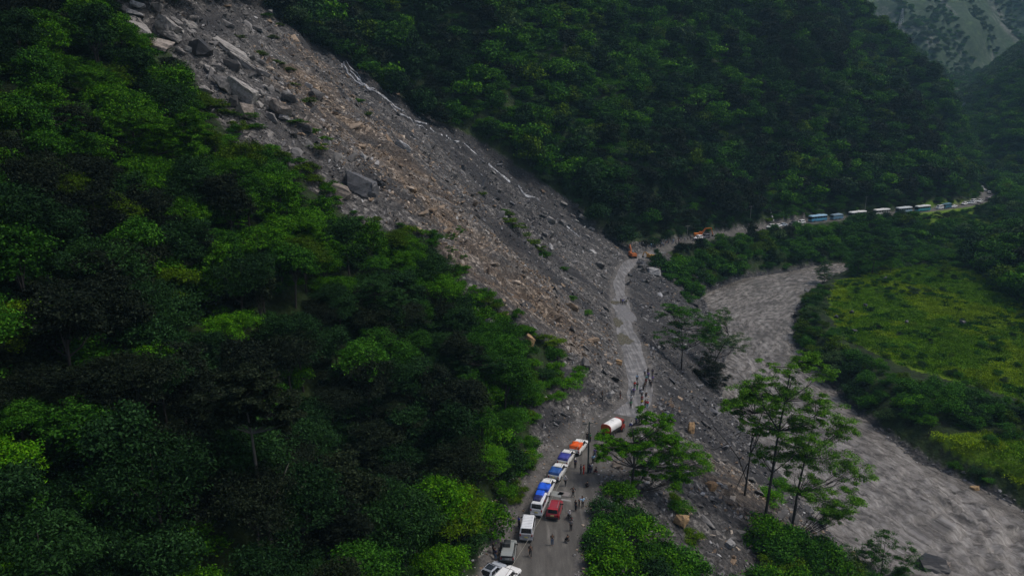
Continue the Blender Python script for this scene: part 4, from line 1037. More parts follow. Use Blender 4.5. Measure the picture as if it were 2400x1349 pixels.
boulder(1152, 1245, 46, 26, 'slab', 'long leaning slab beside the road behind the silver minibus', 61, 0.6, 0.3, 0.5, 0.1)
boulder(490, 470, 34, 18, 'slab', 'brown flat stone below the four slim stems', 62, 0.2, 0.3, 0.7, 0.0)
for q, (u, v) in enumerate([(2075, 652), (2028, 715), (1960, 742), (2003, 775), (2123, 755), (2255, 755), (2105, 782), (1995, 731)]):
    boulder(u, v, 13, 9, 'dark', ['dark rock beside the tall meadow tree', 'dark rock in the near left meadow', 'dark rock by the meadow edge shrubs', 'dark rock low in the left meadow', 'dark rock in the centre of the meadow', 'dark rock in the right of the meadow', 'dark rock below the middle of the meadow', 'dark flat rock by the ridge in the meadow'][q], 70 + q, q, 0, 0.8)

labo = []; rgo = np.random.default_rng(44)
for (u0_, v0_, du, dv, n_, mt_, ds) in [(375, 75, 85, 55, 17, 'ledge', 'slab of the layered cliff'), (545, 200, 80, 60, 14, 'ledge', 'slab in the tilted outcrop'), (590, 110, 60, 60, 9, 'grey', 'block under the upper cliff'), (860, 440, 45, 22, 5, 'dark', 'block of the overhang'), (1330, 520, 70, 50, 14, 'ledge', 'wet slab in the stream bed'), (1420, 600, 30, 24, 6, 'grey', 'block above the muddy bend'), (1530, 650, 40, 40, 12, 'dark', 'block below the muddy bend'), (690, 250, 60, 60, 8, 'grey', 'block near the pale slab'), (1640, 1180, 100, 80, 14, 'grey', 'block in the lower scree'), (1560, 1080, 90, 50, 9, 'grey', 'block beside the spreading tree')]:
    for q in range(n_):
        a_, b_ = u0_ + rgo.uniform(-1, 1) * du, v0_ + rgo.uniform(-1, 1) * dv; w_ = rgo.uniform(14, 46) * (0.6 if v0_ > 400 else 1.0)
        if not in_poly(np.array(a_), np.array(b_), N_SLIDE): continue
        o = boulder(a_, b_, w_, w_ * rgo.uniform(0.35, 0.6), mt_, '', 200 + q + int(u0_), rgo.uniform(-.3, .5), rgo.uniform(.3, .6) if u0_ < 1400 else rgo.uniform(0, .4), rgo.uniform(.4, .7), rgo.uniform(.1, .35))
        o['group'] = 'slabs and blocks of the outcrops'; labo.append((o, ('wide ' if w_ > 30 else 'narrow ') + ds, o.location.x, o.location.y))
rank_labels(labo)
# ---------------------------------------------------------------- running water on the slide
M_foam = river_mat('white_stream_water', (0.25, 0.26, 0.28), (0.68, 0.70, 0.74), (0.05, 0.05, 0.055))
def stream(name, uvw, label, kind=None, lift=0.25, mat=M_foam, cat='waterfall'):
    H_, _ = hits([(a, b) for a, b, w in uvw]); W_ = [w for _, _, w in uvw]
    pts = []; fl = []; rg = np.random.default_rng(len(uvw))
    L = 0.0
    for i in range(len(H_) - 1):
        n = max(2, int(np.linalg.norm(H_[i + 1] - H_[i]) / 0.8))
        for k in range(n):
            t = k / n; c = H_[i] * (1 - t) + H_[i + 1] * t; w = W_[i] * (1 - t) + W_[i + 1] * t
            d = (H_[i + 1] - H_[i])[:2]; d /= np.linalg.norm(d) + 1e-9; nrm = np.array([-d[1], d[0]])
            c2 = c[:2] + nrm * 0.9 * float(fbm(np.array(L / 4.0), np.array(2.0), 3)); w = w * (0.65 + 0.9 * abs(float(fbm(np.array(L / 3.0), np.array(7.7), 3))))
            L += 0.8
            for a in (-1, -0.5, 0, 0.5, 1):
                q = c2 + nrm * a * w / 2; pts.append((q[0], q[1], float(ground(q[0], q[1])) + lift * (1 - 0.5 * abs(a)) + 0.12 * rg.random())); fl.append((L, a * w / 2, 0))
    me = mesh_from(name, np.array(pts), grid_faces(len(pts) // 5, 5), [mat], {'flow': ('FLOAT_VECTOR', np.array(fl, np.float32))}, smooth=True)
    return link(name, me, kind=kind, label=label, cat=cat)
TR = [(806, 148), (824, 172), (846, 196), (870, 210), (898, 228), (920, 246), (944, 264), (968, 282), (1006, 302)]
for q, (ou, ov, w0, lo, hi) in enumerate([(0, 0, 0.9, 0, 9), (-5, 4, 0.7, 0, 4), (5, -3, 0.6, 0, 3), (3, 3, 0.5, 2, 6), (-4, 3, 0.45, 5, 9), (6, 2, 0.5, 1, 3)]):
    stream('stream', [(a_ + ou + 2 * math.sin(q * 3 + i_ * 2), b_ + ov, w0 * (0.85 if i_ < 4 else 0.5)) for i_, (a_, b_) in enumerate(TR)][lo:hi], None, 'structure', 0.7, cat=None)
stream('stream', [(1008, 302, 0.5), (1030, 312, 0.4), (1042, 317, 0.5)], None, 'structure', 0.4, cat=None)
stream('stream', [(1088, 338, 0.4), (1106, 352, 0.5), (1122, 366, 0.3)], None, 'structure', 0.4, cat=None)
stream('stream', [(1045, 318, 1.0), (1080, 332, 0.9)], None, 'structure', cat=None)
stream('stream', [(1145, 385, 0.8), (1175, 410, 1.0), (1200, 430, 0.6)], None, 'structure', cat=None)
M_wet = river_mat('thin_wet_trickle', (0.17, 0.175, 0.19), (0.42, 0.44, 0.47), (0.05, 0.05, 0.055))
stream('stream', [(1215, 436, 0.6), (1250, 462, 0.8), (1280, 482, 0.5)], None, 'structure', 0.15, M_wet, cat=None)
stream('stream', [(1318, 515, 0.8), (1340, 540, 1.0), (1362, 558, 0.7)], None, 'structure', 0.15, M_wet, cat=None)
# puddles on the track
M_pud = paint('muddy_puddle_water', (0.125, 0.115, 0.088), 0.12, dirt=0.0)
M_pudg = paint('grey_puddle_water', (0.22, 0.215, 0.22), 0.08, dirt=0.0)
def puddle(u, v, rx_, ry_, m, seed):
    rg = np.random.default_rng(seed); p = Pz(u, v, 0); n = 22; P = []
    for i in range(n):
        a = 2 * math.pi * i / n; k = 1 + 0.35 * math.sin(3 * a + seed) * 0.5 + 0.2 * rg.uniform(-1, 1); P.append((p[0] + rx_ * k * math.cos(a), p[1] + ry_ * k * math.sin(a), 0.10 + 0.004 * (seed % 3)))
    me = mesh_from('puddle', np.array(P), [tuple(range(n))], [m]); link('puddle', me, kind='structure')
puddle(1441, 709, 2.0, 2.2, M_pud, 1); puddle(1448, 755, 1.3, 4.6, M_pud, 2); puddle(1462, 795, 2.1, 5.0, M_pud, 3); puddle(1470, 735, 1.9, 9.0, M_pudg, 4); puddle(1455, 722, 1.6, 3.0, M_pudg, 5)
# ---------------------------------------------------------------- trees one would point at
def special_tree(base, stem, lobes, mat, label, seed, r0=0.28, nleaf=2600, size=0.4, extra=(), name='tree', flat=0.6, bark_m=None, group=None, depth=0.8, zoff=0.0, cat='tree'):
    """stem and lobe centres are read off the photograph as seen from here and set at the tree's own distance, each lobe with its own depth"""
    rg = np.random.default_rng(seed)
    b = hit(*base); b[2] += zoff
    _, vb, d = project(*b); k = float(d) / FPX
    u0 = base[0]
    def loc(u, v, dep=0.0):
        # pixel offsets -> metres in the upright plane through the foot, then pushed in depth
        dz = (float(vb) - v) * k / cP; return Vector(((u - u0) * k, dep, dz))
    st = [loc(u, v) for u, v in stem]; st[0].z = -0.8
    n = len(st); paths = [(st, [r0 * (1 - 0.75 * i / (n - 1)) for i in range(n)])]
    P = []; Nn = []
    r0 = r0 * 0.66; size = size * 0.72
    lob2 = []
    for (u, v, r) in lobes:
        lob2.append((u, v, r * 0.8))
        for q in range(3): lob2.append((u + rg.uniform(-1, 1) * r * 0.95, v + rg.uniform(-.75, .75) * r, r * rg.uniform(.4, .72)))
    lobes = lob2
    st = [s + (Vector((rg.uniform(-.35, .35), rg.uniform(-.35, .35), 0)) if 0 < i < n - 1 else Vector((0, 0, 0))) for i, s in enumerate(st)]; paths[0] = (st, [q * .66 for q in paths[0][1]])
    for (u, v, r) in lobes:
        r = r * 1.28; R = r * k; c = loc(u, v, rg.uniform(-1, 1) * R * depth * 1.2)
        if c.z < R * 0.3: c.z = R * 0.3
        # limb from the stem point somewhat below the lobe
        cands = [s for s in st if s.z < c.z + 0.5] or [st[0]]
        s0 = min(cands, key=lambda s: (s - c).length + 0.3 * abs(s.z - c.z * 0.7)); s1 = s0
        mid = s1.lerp(c, 0.55) + Vector((rg.uniform(-.2, .2), rg.uniform(-.2, .2), -0.06 * (c - s1).length))
        paths.append(([s1, mid, c], [r0 * 0.36, r0 * 0.22, r0 * 0.07]))
        m = int(nleaf * (1.7 if nleaf < 1200 else 1.0) * r / 45.0)
        for q in range(3):
            e = c + Vector((rg.uniform(-.8, .8) * R, rg.uniform(-.8, .8) * R, rg.uniform(-.1, .5) * R * flat)); paths.append(([mid, e], [r0 * 0.12, r0 * 0.03]))
        nc = 7; cc = np.array(c) + rg.uniform(-0.85, 0.85, (nc, 3)) * np.array([R, R * depth, R * flat * 0.8]); jj = rg.integers(0, nc, m)
        dd = rg.normal(size=(m, 3)); dd /= np.linalg.norm(dd, axis=1)[:, None]; dd[:, 2] = np.abs(dd[:, 2]) * 0.9 - 0.15
        P.append(cc[jj] + dd * np.array([R, R, R * flat]) * 0.42 * rg.uniform(0.3, 1, (m, 1))); Nn.append(dd * 0.5 + np.array([0, 0, 0.7]) + rg.normal(size=(m, 3)) * 0.35)
    for ex in extra:
        e = [loc(u, v, dp) for u, v, dp in ex]; paths.append((e, [r0 * 0.5 * (1 - 0.8 * i / (len(e) - 1)) for i in range(len(e))]))
    o = bpy.data.objects.new(name, None); COL.objects.link(o); o.location = tuple(map(float, b)); o['label'] = label; o['category'] = cat
    if group: o['group'] = group
    V_, F_ = tubes(paths, 6); link('trunk', mesh_from('trunk', np.array([tuple(q) for q in V_]), F_, [bark_m or M_bark], smooth=True), o)
    if P:
        V2, lv = leaves(rg, np.concatenate(P), np.concatenate(Nn), size, 0.5)
        link('crown', mesh_from('crown', V2, np.arange(len(V2)).reshape(-1, 4), [LEAF[mat]], {'leaf': ('FLOAT', lv.astype(np.float32))}), o)
    return o
special_tree((1790, 1228), [(1790, 1228), (1797, 1100), (1806, 1000), (1812, 930), (1818, 850)], [(1825, 842, 42), (1772, 872, 36), (1738, 905, 38), (1868, 856, 34), (1800, 915, 40), (1852, 925, 38), (1705, 952, 30), (1762, 985, 34), (1830, 995, 42), (1795, 1060, 42), (1875, 985, 36)], 'airy',
             'tallest airy tree rising in front of the river from the lower scree', 1, 0.42, 1300, 0.40, extra=[[(1806, 1000, 0), (1770, 950, -1), (1720, 880, -2), (1690, 850, -2)]])
special_tree((1852, 1258), [(1852, 1258), (1860, 1150), (1870, 1060), (1880, 960)], [(1900, 950, 42), (1950, 985, 38), (1860, 1005, 40), (1928, 1045, 50), (1978, 1090, 42), (1880, 1092, 46), (1968, 1150, 40), (1905, 1160, 40), (1838, 1060, 36), (1988, 1185, 30), (1932, 1205, 32)], 'airy',
             'second tall tree before the river, its layered crown nearest the dark boulder', 2, 0.38, 1300, 0.40)
special_tree((1745, 1160), [(1745, 1160), (1746, 1060), (1752, 960)], [(1728, 935, 32), (1770, 932, 34), (1700, 962, 22), (1792, 968, 24), (1712, 925, 22), (1760, 1000, 18)], 'airy',
             'half bare dark tree with a crooked leafless limb reaching left', 3, 0.34, 800, 0.36,
             extra=[[(1745, 1120, 0), (1720, 1062, -1), (1685, 1015, -2), (1650, 975, -3), (1638, 950, -3)], [(1690, 1020, -2), (1655, 1030, -3), (1625, 1020, -3)], [(1748, 1040, 0), (1775, 960, 1), (1790, 900, 1)], [(1746, 1080, 0), (1715, 1150, -1)], [(1752, 960, 0), (1750, 900, 1)], [(1775, 960, 1), (1810, 985, 2)]])
special_tree((1478, 1148), [(1478, 1148), (1480, 1090), (1478, 1030), (1474, 990)], [(1440, 1045, 26), (1500, 1012, 32), (1540, 1022, 40), (1408, 1028, 24), (1590, 1052, 42), (1622, 1080, 34), (1562, 1100, 36), (1470, 1052, 36), (1505, 972, 24), (1548, 985, 26), (1600, 1118, 24), (1410, 1055, 20), (1520, 1065, 34), (1575, 1025, 24), (1500, 1110, 22)], 'bright',
             'wide spreading tree that half hides the tanker beside the road', 4, 0.34, 1150, 0.34, extra=[[(1486, 1150, 0), (1515, 1110, 1), (1556, 1072, 2), (1600, 1060, 2)], [(1515, 1110, 1), (1575, 1105, 1)]])
special_tree((2065, 1346), [(2065, 1356), (2066, 1300), (2064, 1250)], [(2062, 1252, 26), (2000, 1282, 32), (2112, 1290, 32), (2042, 1322, 32), (2092, 1338, 32), (1990, 1330, 28), (2120, 1335, 22), (2030, 1270, 20)], 'mid',
             'thin grey green sapling tree spreading over the river at the lower edge', 5, 0.16, 620, 0.34, extra=[[(2066, 1345, 0), (2090, 1330, 1), (2110, 1290, 2)], [(2066, 1340, 0), (2040, 1310, -1), (2025, 1290, -1)]])
special_tree((1597, 866), [(1597, 866), (1596, 820), (1592, 770)], [(1590, 738, 32), (1570, 760, 26), (1620, 748, 30), (1640, 785, 28), (1592, 792, 28), (1652, 758, 26), (1575, 725, 20)], 'mid', 'rounded green tree on a straight bare trunk below the muddy track', 6, 0.34, 1500, 0.42, bark_m=M_bark)
special_tree((1668, 872), [(1668, 872), (1676, 840), (1692, 800), (1700, 780)], [(1690, 762, 34), (1662, 776, 28), (1716, 790, 28), (1700, 808, 24), (1672, 800, 24), (1682, 742, 20)], 'grey', 'grey green domed tree leaning over the river on two stems', 7, 0.36, 1500, 0.42, extra=[[(1676, 850, 0), (1655, 815, -1), (1640, 795, -1)]])
special_tree((1665, 905), [(1665, 905), (1662, 880), (1660, 860)], [(1648, 852, 30), (1680, 868, 28), (1640, 880, 28), (1670, 898, 28), (1690, 892, 18), (1655, 835, 20)], 'brown', 'nearly black bush under the domed tree by the river', 8, 0.2, 2000, 0.4, name='bush', cat='bush', extra=[[(1660, 905, 0), (1690, 880, 2), (1720, 872, 3), (1735, 868, 4)]])
special_tree((2043, 643), [(2043, 643), (2044, 610), (2045, 580)], [(2045, 566, 20), (2020, 582, 16), (2070, 580, 20), (2046, 596, 18), (2080, 596, 12), (2008, 598, 10)], 'dark', 'tall dark tree with a bare trunk standing on the meadow', 9, 0.36, 1600, 0.6)
special_tree((2008, 650), [(2008, 650), (2008, 630), (2008, 600)], [(2008, 600, 12), (2004, 618, 15), (2014, 632, 16)], 'mid', 'narrow pointed tree left of the tall meadow tree', 10, 0.22, 1600, 0.5)
special_tree((2086, 640), [(2086, 640), (2086, 625), (2086, 610)], [(2086, 606, 14), (2078, 618, 12), (2094, 620, 12)], 'bright', 'small bright tree right of the tall meadow tree', 11, 0.2, 1600, 0.5)
special_tree((1932, 662), [(1932, 662), (1932, 640), (1932, 620)], [(1932, 618, 10), (1926, 634, 16), (1940, 636, 16), (1932, 648, 20)], 'grey', 'blue grey conifer like tree on the point where the river bends', 12, 0.24, 1800, 0.5)
special_tree((2210, 652), [(2210, 652), (2211, 640), (2212, 628)], [(2212, 622, 10), (2205, 630, 8), (2220, 628, 8)], 'olive', 'little forked tree at the back of the meadow', 13, 0.18, 900, 0.45)
special_tree((1048, 722), [(1048, 722), (1052, 650), (1058, 555)], [(1058, 556, 14), (1084, 542, 12), (1050, 610, 14), (1070, 640, 13), (1058, 690, 18), (1040, 660, 10), (1090, 600, 9), (1062, 588, 10)], 'bright', 'two thin feathery saplings standing against the brown slide', 14, 0.11, 500, 0.32, extra=[[(1056, 722, 1), (1074, 640, 1), (1098, 540, 1)]])
special_tree((965, 600), [(965, 600), (985, 565), (1022, 512)], [(955, 560, 12), (990, 560, 9)], 'mid', 'two dead poles leaning right at the forest edge', 15, 0.13, 400, 0.32, name='dead_tree', extra=[[(975, 598, 1), (1000, 560, 1), (1030, 520, 1)]])
special_tree((402, 512), [(402, 512), (396, 440), (388, 370), (384, 330)], [(380, 292, 52), (440, 305, 46), (330, 312, 44), (462, 335, 34), (405, 330, 40), (350, 340, 34)], 'bright', 'high flat topped tree on four slim bare stems above the stones', 16, 0.2, 2600, 0.38,
             extra=[[(378, 505, 1), (372, 430, 1), (366, 350, 0)], [(432, 528, 1), (428, 440, 1), (434, 340, 0)], [(448, 500, 0), (444, 420, 0), (446, 340, 0)]])
special_tree((655, 1340), [(655, 1345), (644, 1240), (626, 1100), (618, 1000), (612, 930)], [(600, 905, 60), (680, 925, 55), (560, 945, 50), (640, 880, 50), (700, 960, 40)], 'brown', 'tall tree with a long pale crooked trunk in the dark hollow', 17, 0.42, 2600, 0.38, bark_m=M_bark_pale, extra=[[(640, 1190, 0), (672, 1120, 1), (690, 1080, 1)]])
special_tree((548, 590), [(548, 590), (548, 545), (546, 505)], [(540, 500, 22), (560, 512, 18), (530, 515, 16)], 'bright', 'slim young tree on a thin stem below the stony patch', 18, 0.1, 1500, 0.36)

for q, (b_, tp, lb_, mt_, lst) in enumerate([((150, 420), (150, 300), 'tall flat crowned tree standing out at the upper left', 'mid', [(150, 285, 34), (110, 300, 26), (190, 305, 28), (150, 320, 26)]),
        ((720, 660), (716, 540), 'tall open crowned tree right of the slim young tree', 'bright', [(716, 530, 34), (680, 550, 26), (752, 548, 28), (716, 566, 24)]),
        ((300, 760), (296, 640), 'dark spreading tree above the shaded hollow', 'dark', [(296, 628, 40), (250, 645, 30), (340, 648, 32), (300, 670, 26)]),
        ((880, 820), (884, 690), 'dark tree with forked limbs near the centre of the thicket', 'dark', [(884, 680, 38), (840, 700, 30), (928, 702, 30), (880, 725, 26)]),
        ((1100, 960), (1102, 850), 'dark large leaved tree near the right rim of the thicket', 'dark', [(1102, 838, 38), (1060, 860, 30), (1145, 862, 30), (1100, 885, 26)]),
        ((960, 1130), (955, 1000), 'nearly black tree in the right half of the hollow', 'brown', [(955, 985, 40), (910, 1010, 30), (1000, 1012, 30), (955, 1035, 26)])]):
    special_tree(b_, [b_, ((b_[0] + tp[0]) / 2 + 4, (b_[1] + tp[1]) / 2), tp], lst, mt_, lb_, 60 + q, 0.3, 2400, 0.38, extra=[[(b_[0], b_[1] - 30, 0), (b_[0] + 18, b_[1] - 70, 1), (b_[0] + 34, tp[1] + 20, 2)]])
# ---------------------------------------------------------------- solid parts
class Part:
    def __init__(s): s.V = []; s.F = []
    def box(s, c, d, top=(1, 1), rot=None, shift=0.0):
        b = len(s.V); x, y, z = [q / 2 for q in d]
        P = [(-x, -y, -z), (x, -y, -z), (x, y, -z), (-x, y, -z), (-x * top[0] + shift, -y * top[1], z), (x * top[0] + shift, -y * top[1], z), (x * top[0] + shift, y * top[1], z), (-x * top[0] + shift, y * top[1], z)]
        for p in P:
            v = Vector(p)
            if rot is not None: v = rot @ v
            s.V.append((v.x + c[0], v.y + c[1], v.z + c[2]))
        s.F += [(b + 3, b + 2, b + 1, b), (b + 4, b + 5, b + 6, b + 7), (b, b + 1, b + 5, b + 4), (b + 1, b + 2, b + 6, b + 5), (b + 2, b + 3, b + 7, b + 6), (b + 3, b, b + 4, b + 7)]
        return s
    def beam(s, a, b_, w, h=None):
        a, b_ = Vector(a), Vector(b_); d = b_ - a; q = d.to_track_quat('X', 'Z').to_matrix()
        return s.box((a + b_) / 2, (d.length, w, h or w), rot=q)
    def hull(s, st):
        """stations (x, z0, zm, z1, hw_bottom, hw_mid, hw_top): a closed lofted shell"""
        b = len(s.V)
        for x, z0, zm, z1, hb, hm, ht in st:
            s.V += [(x, -hb, z0), (x, -hm, zm), (x, -ht * 0.985, z1 - 0.04), (x, -ht * 0.86, z1), (x, ht * 0.86, z1), (x, ht * 0.985, z1 - 0.04), (x, hm, zm), (x, hb, z0)]
        for i in range(len(st) - 1):
            for k in range(8):
                k2 = (k + 1) % 8; s.F.append((b + i * 8 + k, b + i * 8 + k2, b + (i + 1) * 8 + k2, b + (i + 1) * 8 + k))
        s.F.append(tuple(b + k for k in range(7, -1, -1))); e = b + (len(st) - 1) * 8; s.F.append(tuple(e + k for k in range(8)))
        return s
    def cyl(s, a, b_, r, n=16, r2=None):
        V_, F_ = tubes([([a, b_], [r, r if r2 is None else r2])], n); k = len(s.V)
        s.V += [tuple(v) for v in V_]; s.F += [tuple(k + q for q in f) for f in F_]; s.F.append(tuple(k + q for q in range(n - 1, -1, -1))); return s
    def quad(s, P, off=0.0, th=0.03):
        """a thin pane: the quad P pushed off its surface, with thickness th behind"""
        P = [Vector(p) for p in P]; n = (P[1] - P[0]).cross(P[2] - P[0]).normalized(); b = len(s.V)
        for p in P: s.V.append(tuple(p + n * off))
        for p in P: s.V.append(tuple(p + n * (off - th)))
        s.F += [(b, b + 1, b + 2, b + 3), (b + 7, b + 6, b + 5, b + 4)] + [(b + i, b + 4 + i, b + 4 + (i + 1) % 4, b + (i + 1) % 4) for i in range(4)]
        return s
    def mesh(s, name, mat, smooth=False): 
        me = mesh_from(name, np.array(s.V), s.F, [mat], smooth=smooth)
        bm = bmesh.new(); bm.from_mesh(me); bmesh.ops.recalc_face_normals(bm, faces=bm.faces); bm.to_mesh(me); bm.free(); return me
def sub(name, P, mat, parent, smooth=False, loc=None): return link(name, P.mesh(name, mat, smooth), parent, loc)
def thing(name, x, y, z, rz, label, cat, group=None):
    o = bpy.data.objects.new(name, None); COL.objects.link(o); o.location = (float(x), float(y), float(z)); o.rotation_euler = (0, 0, float(rz)); o['label'] = label; o['category'] = cat
    if group: o['group'] = group
    return o
M_glass = paint('car_glass', (0.012, 0.014, 0.017), 0.08, coat=0.6, dirt=0.05)
M_tyre = paint('tyre_rubber', (0.018, 0.018, 0.018), 0.85, dirt=0.5)
M_rim = paint('wheel_rim', (0.22, 0.22, 0.23), 0.4, metal=0.7)
M_black = paint('black_plastic', (0.02, 0.02, 0.021), 0.6)
M_red = paint('tail_lamp', (0.30, 0.01, 0.01), 0.25)
M_lamp = paint('head_lamp', (0.6, 0.6, 0.58), 0.15)
M_plateY = paint('yellow_number_plate', (0.60, 0.52, 0.20), 0.5); M_plateW = paint('white_number_plate', (0.6, 0.6, 0.58), 0.5)
M_chrome = paint('steel_trim', (0.45, 0.45, 0.46), 0.3, metal=0.8)
M_soil = paint('dark_underbody', (0.02, 0.018, 0.016), 0.95)
def tarp_mat(name, col):
    m, nt, b = new_mat(name); tc = nt.nodes.new('ShaderNodeTexCoord').outputs['Object']
    n = noise(nt, 2.2, 5, 0.6, vec=tc, stretch=(1, 0.5, 2)); nt.links.new(mix(nt, ramp(nt, n, [(0.35, 0.0), (0.65, 0.7)]), col, tuple(c * 0.45 for c in col)), b.inputs['Base Color']); set_in(b, Roughness=0.5); bump(nt, b, n, 0.12, 0.9); return m
M_tarpB = tarp_mat('blue_tarpaulin', (0.012, 0.12, 0.80)); M_tarpV = tarp_mat('violet_blue_tarpaulin', (0.045, 0.055, 0.34)); M_tarpO = tarp_mat('orange_tarpaulin', (0.95, 0.13, 0.005)); M_tarpN = tarp_mat('navy_cover', (0.01, 0.015, 0.10)); M_tarpK = tarp_mat('dark_canvas', (0.03, 0.035, 0.035)); M_tarpM = tarp_mat('mid_blue_tarpaulin', (0.022, 0.10, 0.36))
WHEEL = {}
def wheels(o, xsw, hw, r=0.36, w=0.24):
    for x in xsw:
        for s_ in (-1, 1):
            key = (r, w)
            if key not in WHEEL:
                t = Part().cyl((0, -w / 2, 0), (0, w / 2, 0), r, 18); ri = Part().cyl((0, -w / 2 - 0.012, 0), (0, w / 2 + 0.012, 0), r * 0.58, 12)
                WHEEL[key] = (t.mesh('tyre', M_tyre), ri.mesh('rim', M_rim))
            wl = bpy.data.objects.new('wheel', WHEEL[key][0]); COL.objects.link(wl); wl.parent = o; wl.location = (x, s_ * (hw - w / 2 + 0.02), r)
            link('rim', WHEEL[key][1], wl)
def glass_side(P, cab, x0, x1, z0, z1, s_):
    """pane on the side of a cabin frustum cab=(xb0,xb1,xt0,xt1,hb,ht,zb,zt); fractions along length and height"""
    xb0, xb1, xt0, xt1, hb, ht, zb, zt = cab
    def pt(a, c): 
        xa = xb0 + (xb1 - xb0) * a; xt = xt0 + (xt1 - xt0) * a; return (xa + (xt - xa) * c, s_ * (hb + (ht - hb) * c), zb + (zt - zb) * c)
    q = [pt(x0, z0), pt(x1, z0), pt(x1, z1), pt(x0, z1)]
    if s_ > 0: q = q[::-1]
    P.quad(q, 0.012)
def glass_end(P, cab, front, a=0.10, z0=0.12, z1=0.88):
    xb0, xb1, xt0, xt1, hb, ht, zb, zt = cab
    def pt(f, c):
        xa = (xb1 + (xt1 - xb1) * c) if front else (xb0 + (xt0 - xb0) * c); h = hb + (ht - hb) * c; return (xa, h * f, zb + (zt - zb) * c)
    q = [pt(-1 + 2 * a, z0), pt(1 - 2 * a, z0), pt(1 - 2 * a, z1), pt(-1 + 2 * a, z1)]
    if not front: q = q[::-1]
    P.quad(q, 0.012)
def frustum(P, cab):
    xb0, xb1, xt0, xt1, hb, ht, zb, zt = cab; b = len(P.V); e = 0.10
    P.V += [(xb0, -hb, zb), (xb1, -hb, zb), (xb1, hb, zb), (xb0, hb, zb), (xt0, -ht, zt - e), (xt1, -ht, zt - e), (xt1, ht, zt - e), (xt0, ht, zt - e),
            (xt0 + e, -ht * 0.86, zt), (xt1 - e, -ht * 0.86, zt), (xt1 - e, ht * 0.86, zt), (xt0 + e, ht * 0.86, zt)]
    for i in range(4):
        j = (i + 1) % 4; P.F += [(b + i, b + j, b + 4 + j, b + 4 + i), (b + 4 + i, b + 4 + j, b + 8 + j, b + 8 + i)]
    P.F.append((b + 8, b + 9, b + 10, b + 11)); return P
def car_body(kind, W=0.92):
    if kind == 'suv': return [(-2.3, 0.45, 0.75, 0.98, .80, .88, .80), (-2.2, 0.30, 0.75, 1.08, .86, W, .86), (-1.0, 0.28, 0.75, 1.10, .88, W, .88), (0.9, 0.28, 0.75, 1.08, .88, W, .88), (1.9, 0.30, 0.70, 0.98, .86, W, .84), (2.28, 0.42, 0.66, 0.86, .76, .84, .74)], (-2.22, 1.05, -1.95, 0.35, .86, .70, 1.06, 1.78)
    if kind == 'sedan': return [(-2.25, 0.40, 0.65, 0.88, .76, .84, .76), (-2.1, 0.26, 0.62, 0.95, .84, .90, .80), (-1.0, 0.24, 0.62, 0.93, .86, .91, .84), (0.9, 0.24, 0.62, 0.92, .86, .91, .84), (1.9, 0.26, 0.60, 0.80, .82, .88, .78), (2.25, 0.36, 0.55, 0.68, .70, .78, .68)], (-1.75, 1.15, -1.05, 0.40, .83, .64, 0.90, 1.42)
    if kind == 'pickup': return [(-2.6, 0.55, 0.80, 1.02, .82, .88, .86), (-2.5, 0.38, 0.80, 1.06, .88, W, .88), (-0.7, 0.34, 0.80, 1.08, .88, W, .88), (0.95, 0.32, 0.78, 1.08, .88, W, .87), (2.1, 0.36, 0.72, 0.98, .86, .91, .82), (2.6, 0.46, 0.70, 0.84, .74, .82, .72)], (-0.70, 1.25, -0.50, 0.62, .86, .70, 1.06, 1.76)
    if kind == 'van': return [(-2.35, 0.40, 0.9, 1.25, .80, .84, .80), (-2.28, 0.30, 0.9, 1.30, .82, .86, .82), (1.9, 0.28, 0.9, 1.30, .82, .86, .82), (2.35, 0.34, 0.8, 1.05, .74, .80, .72)], (-2.30, 2.15, -2.18, 1.35, .84, .74, 1.26, 2.12)
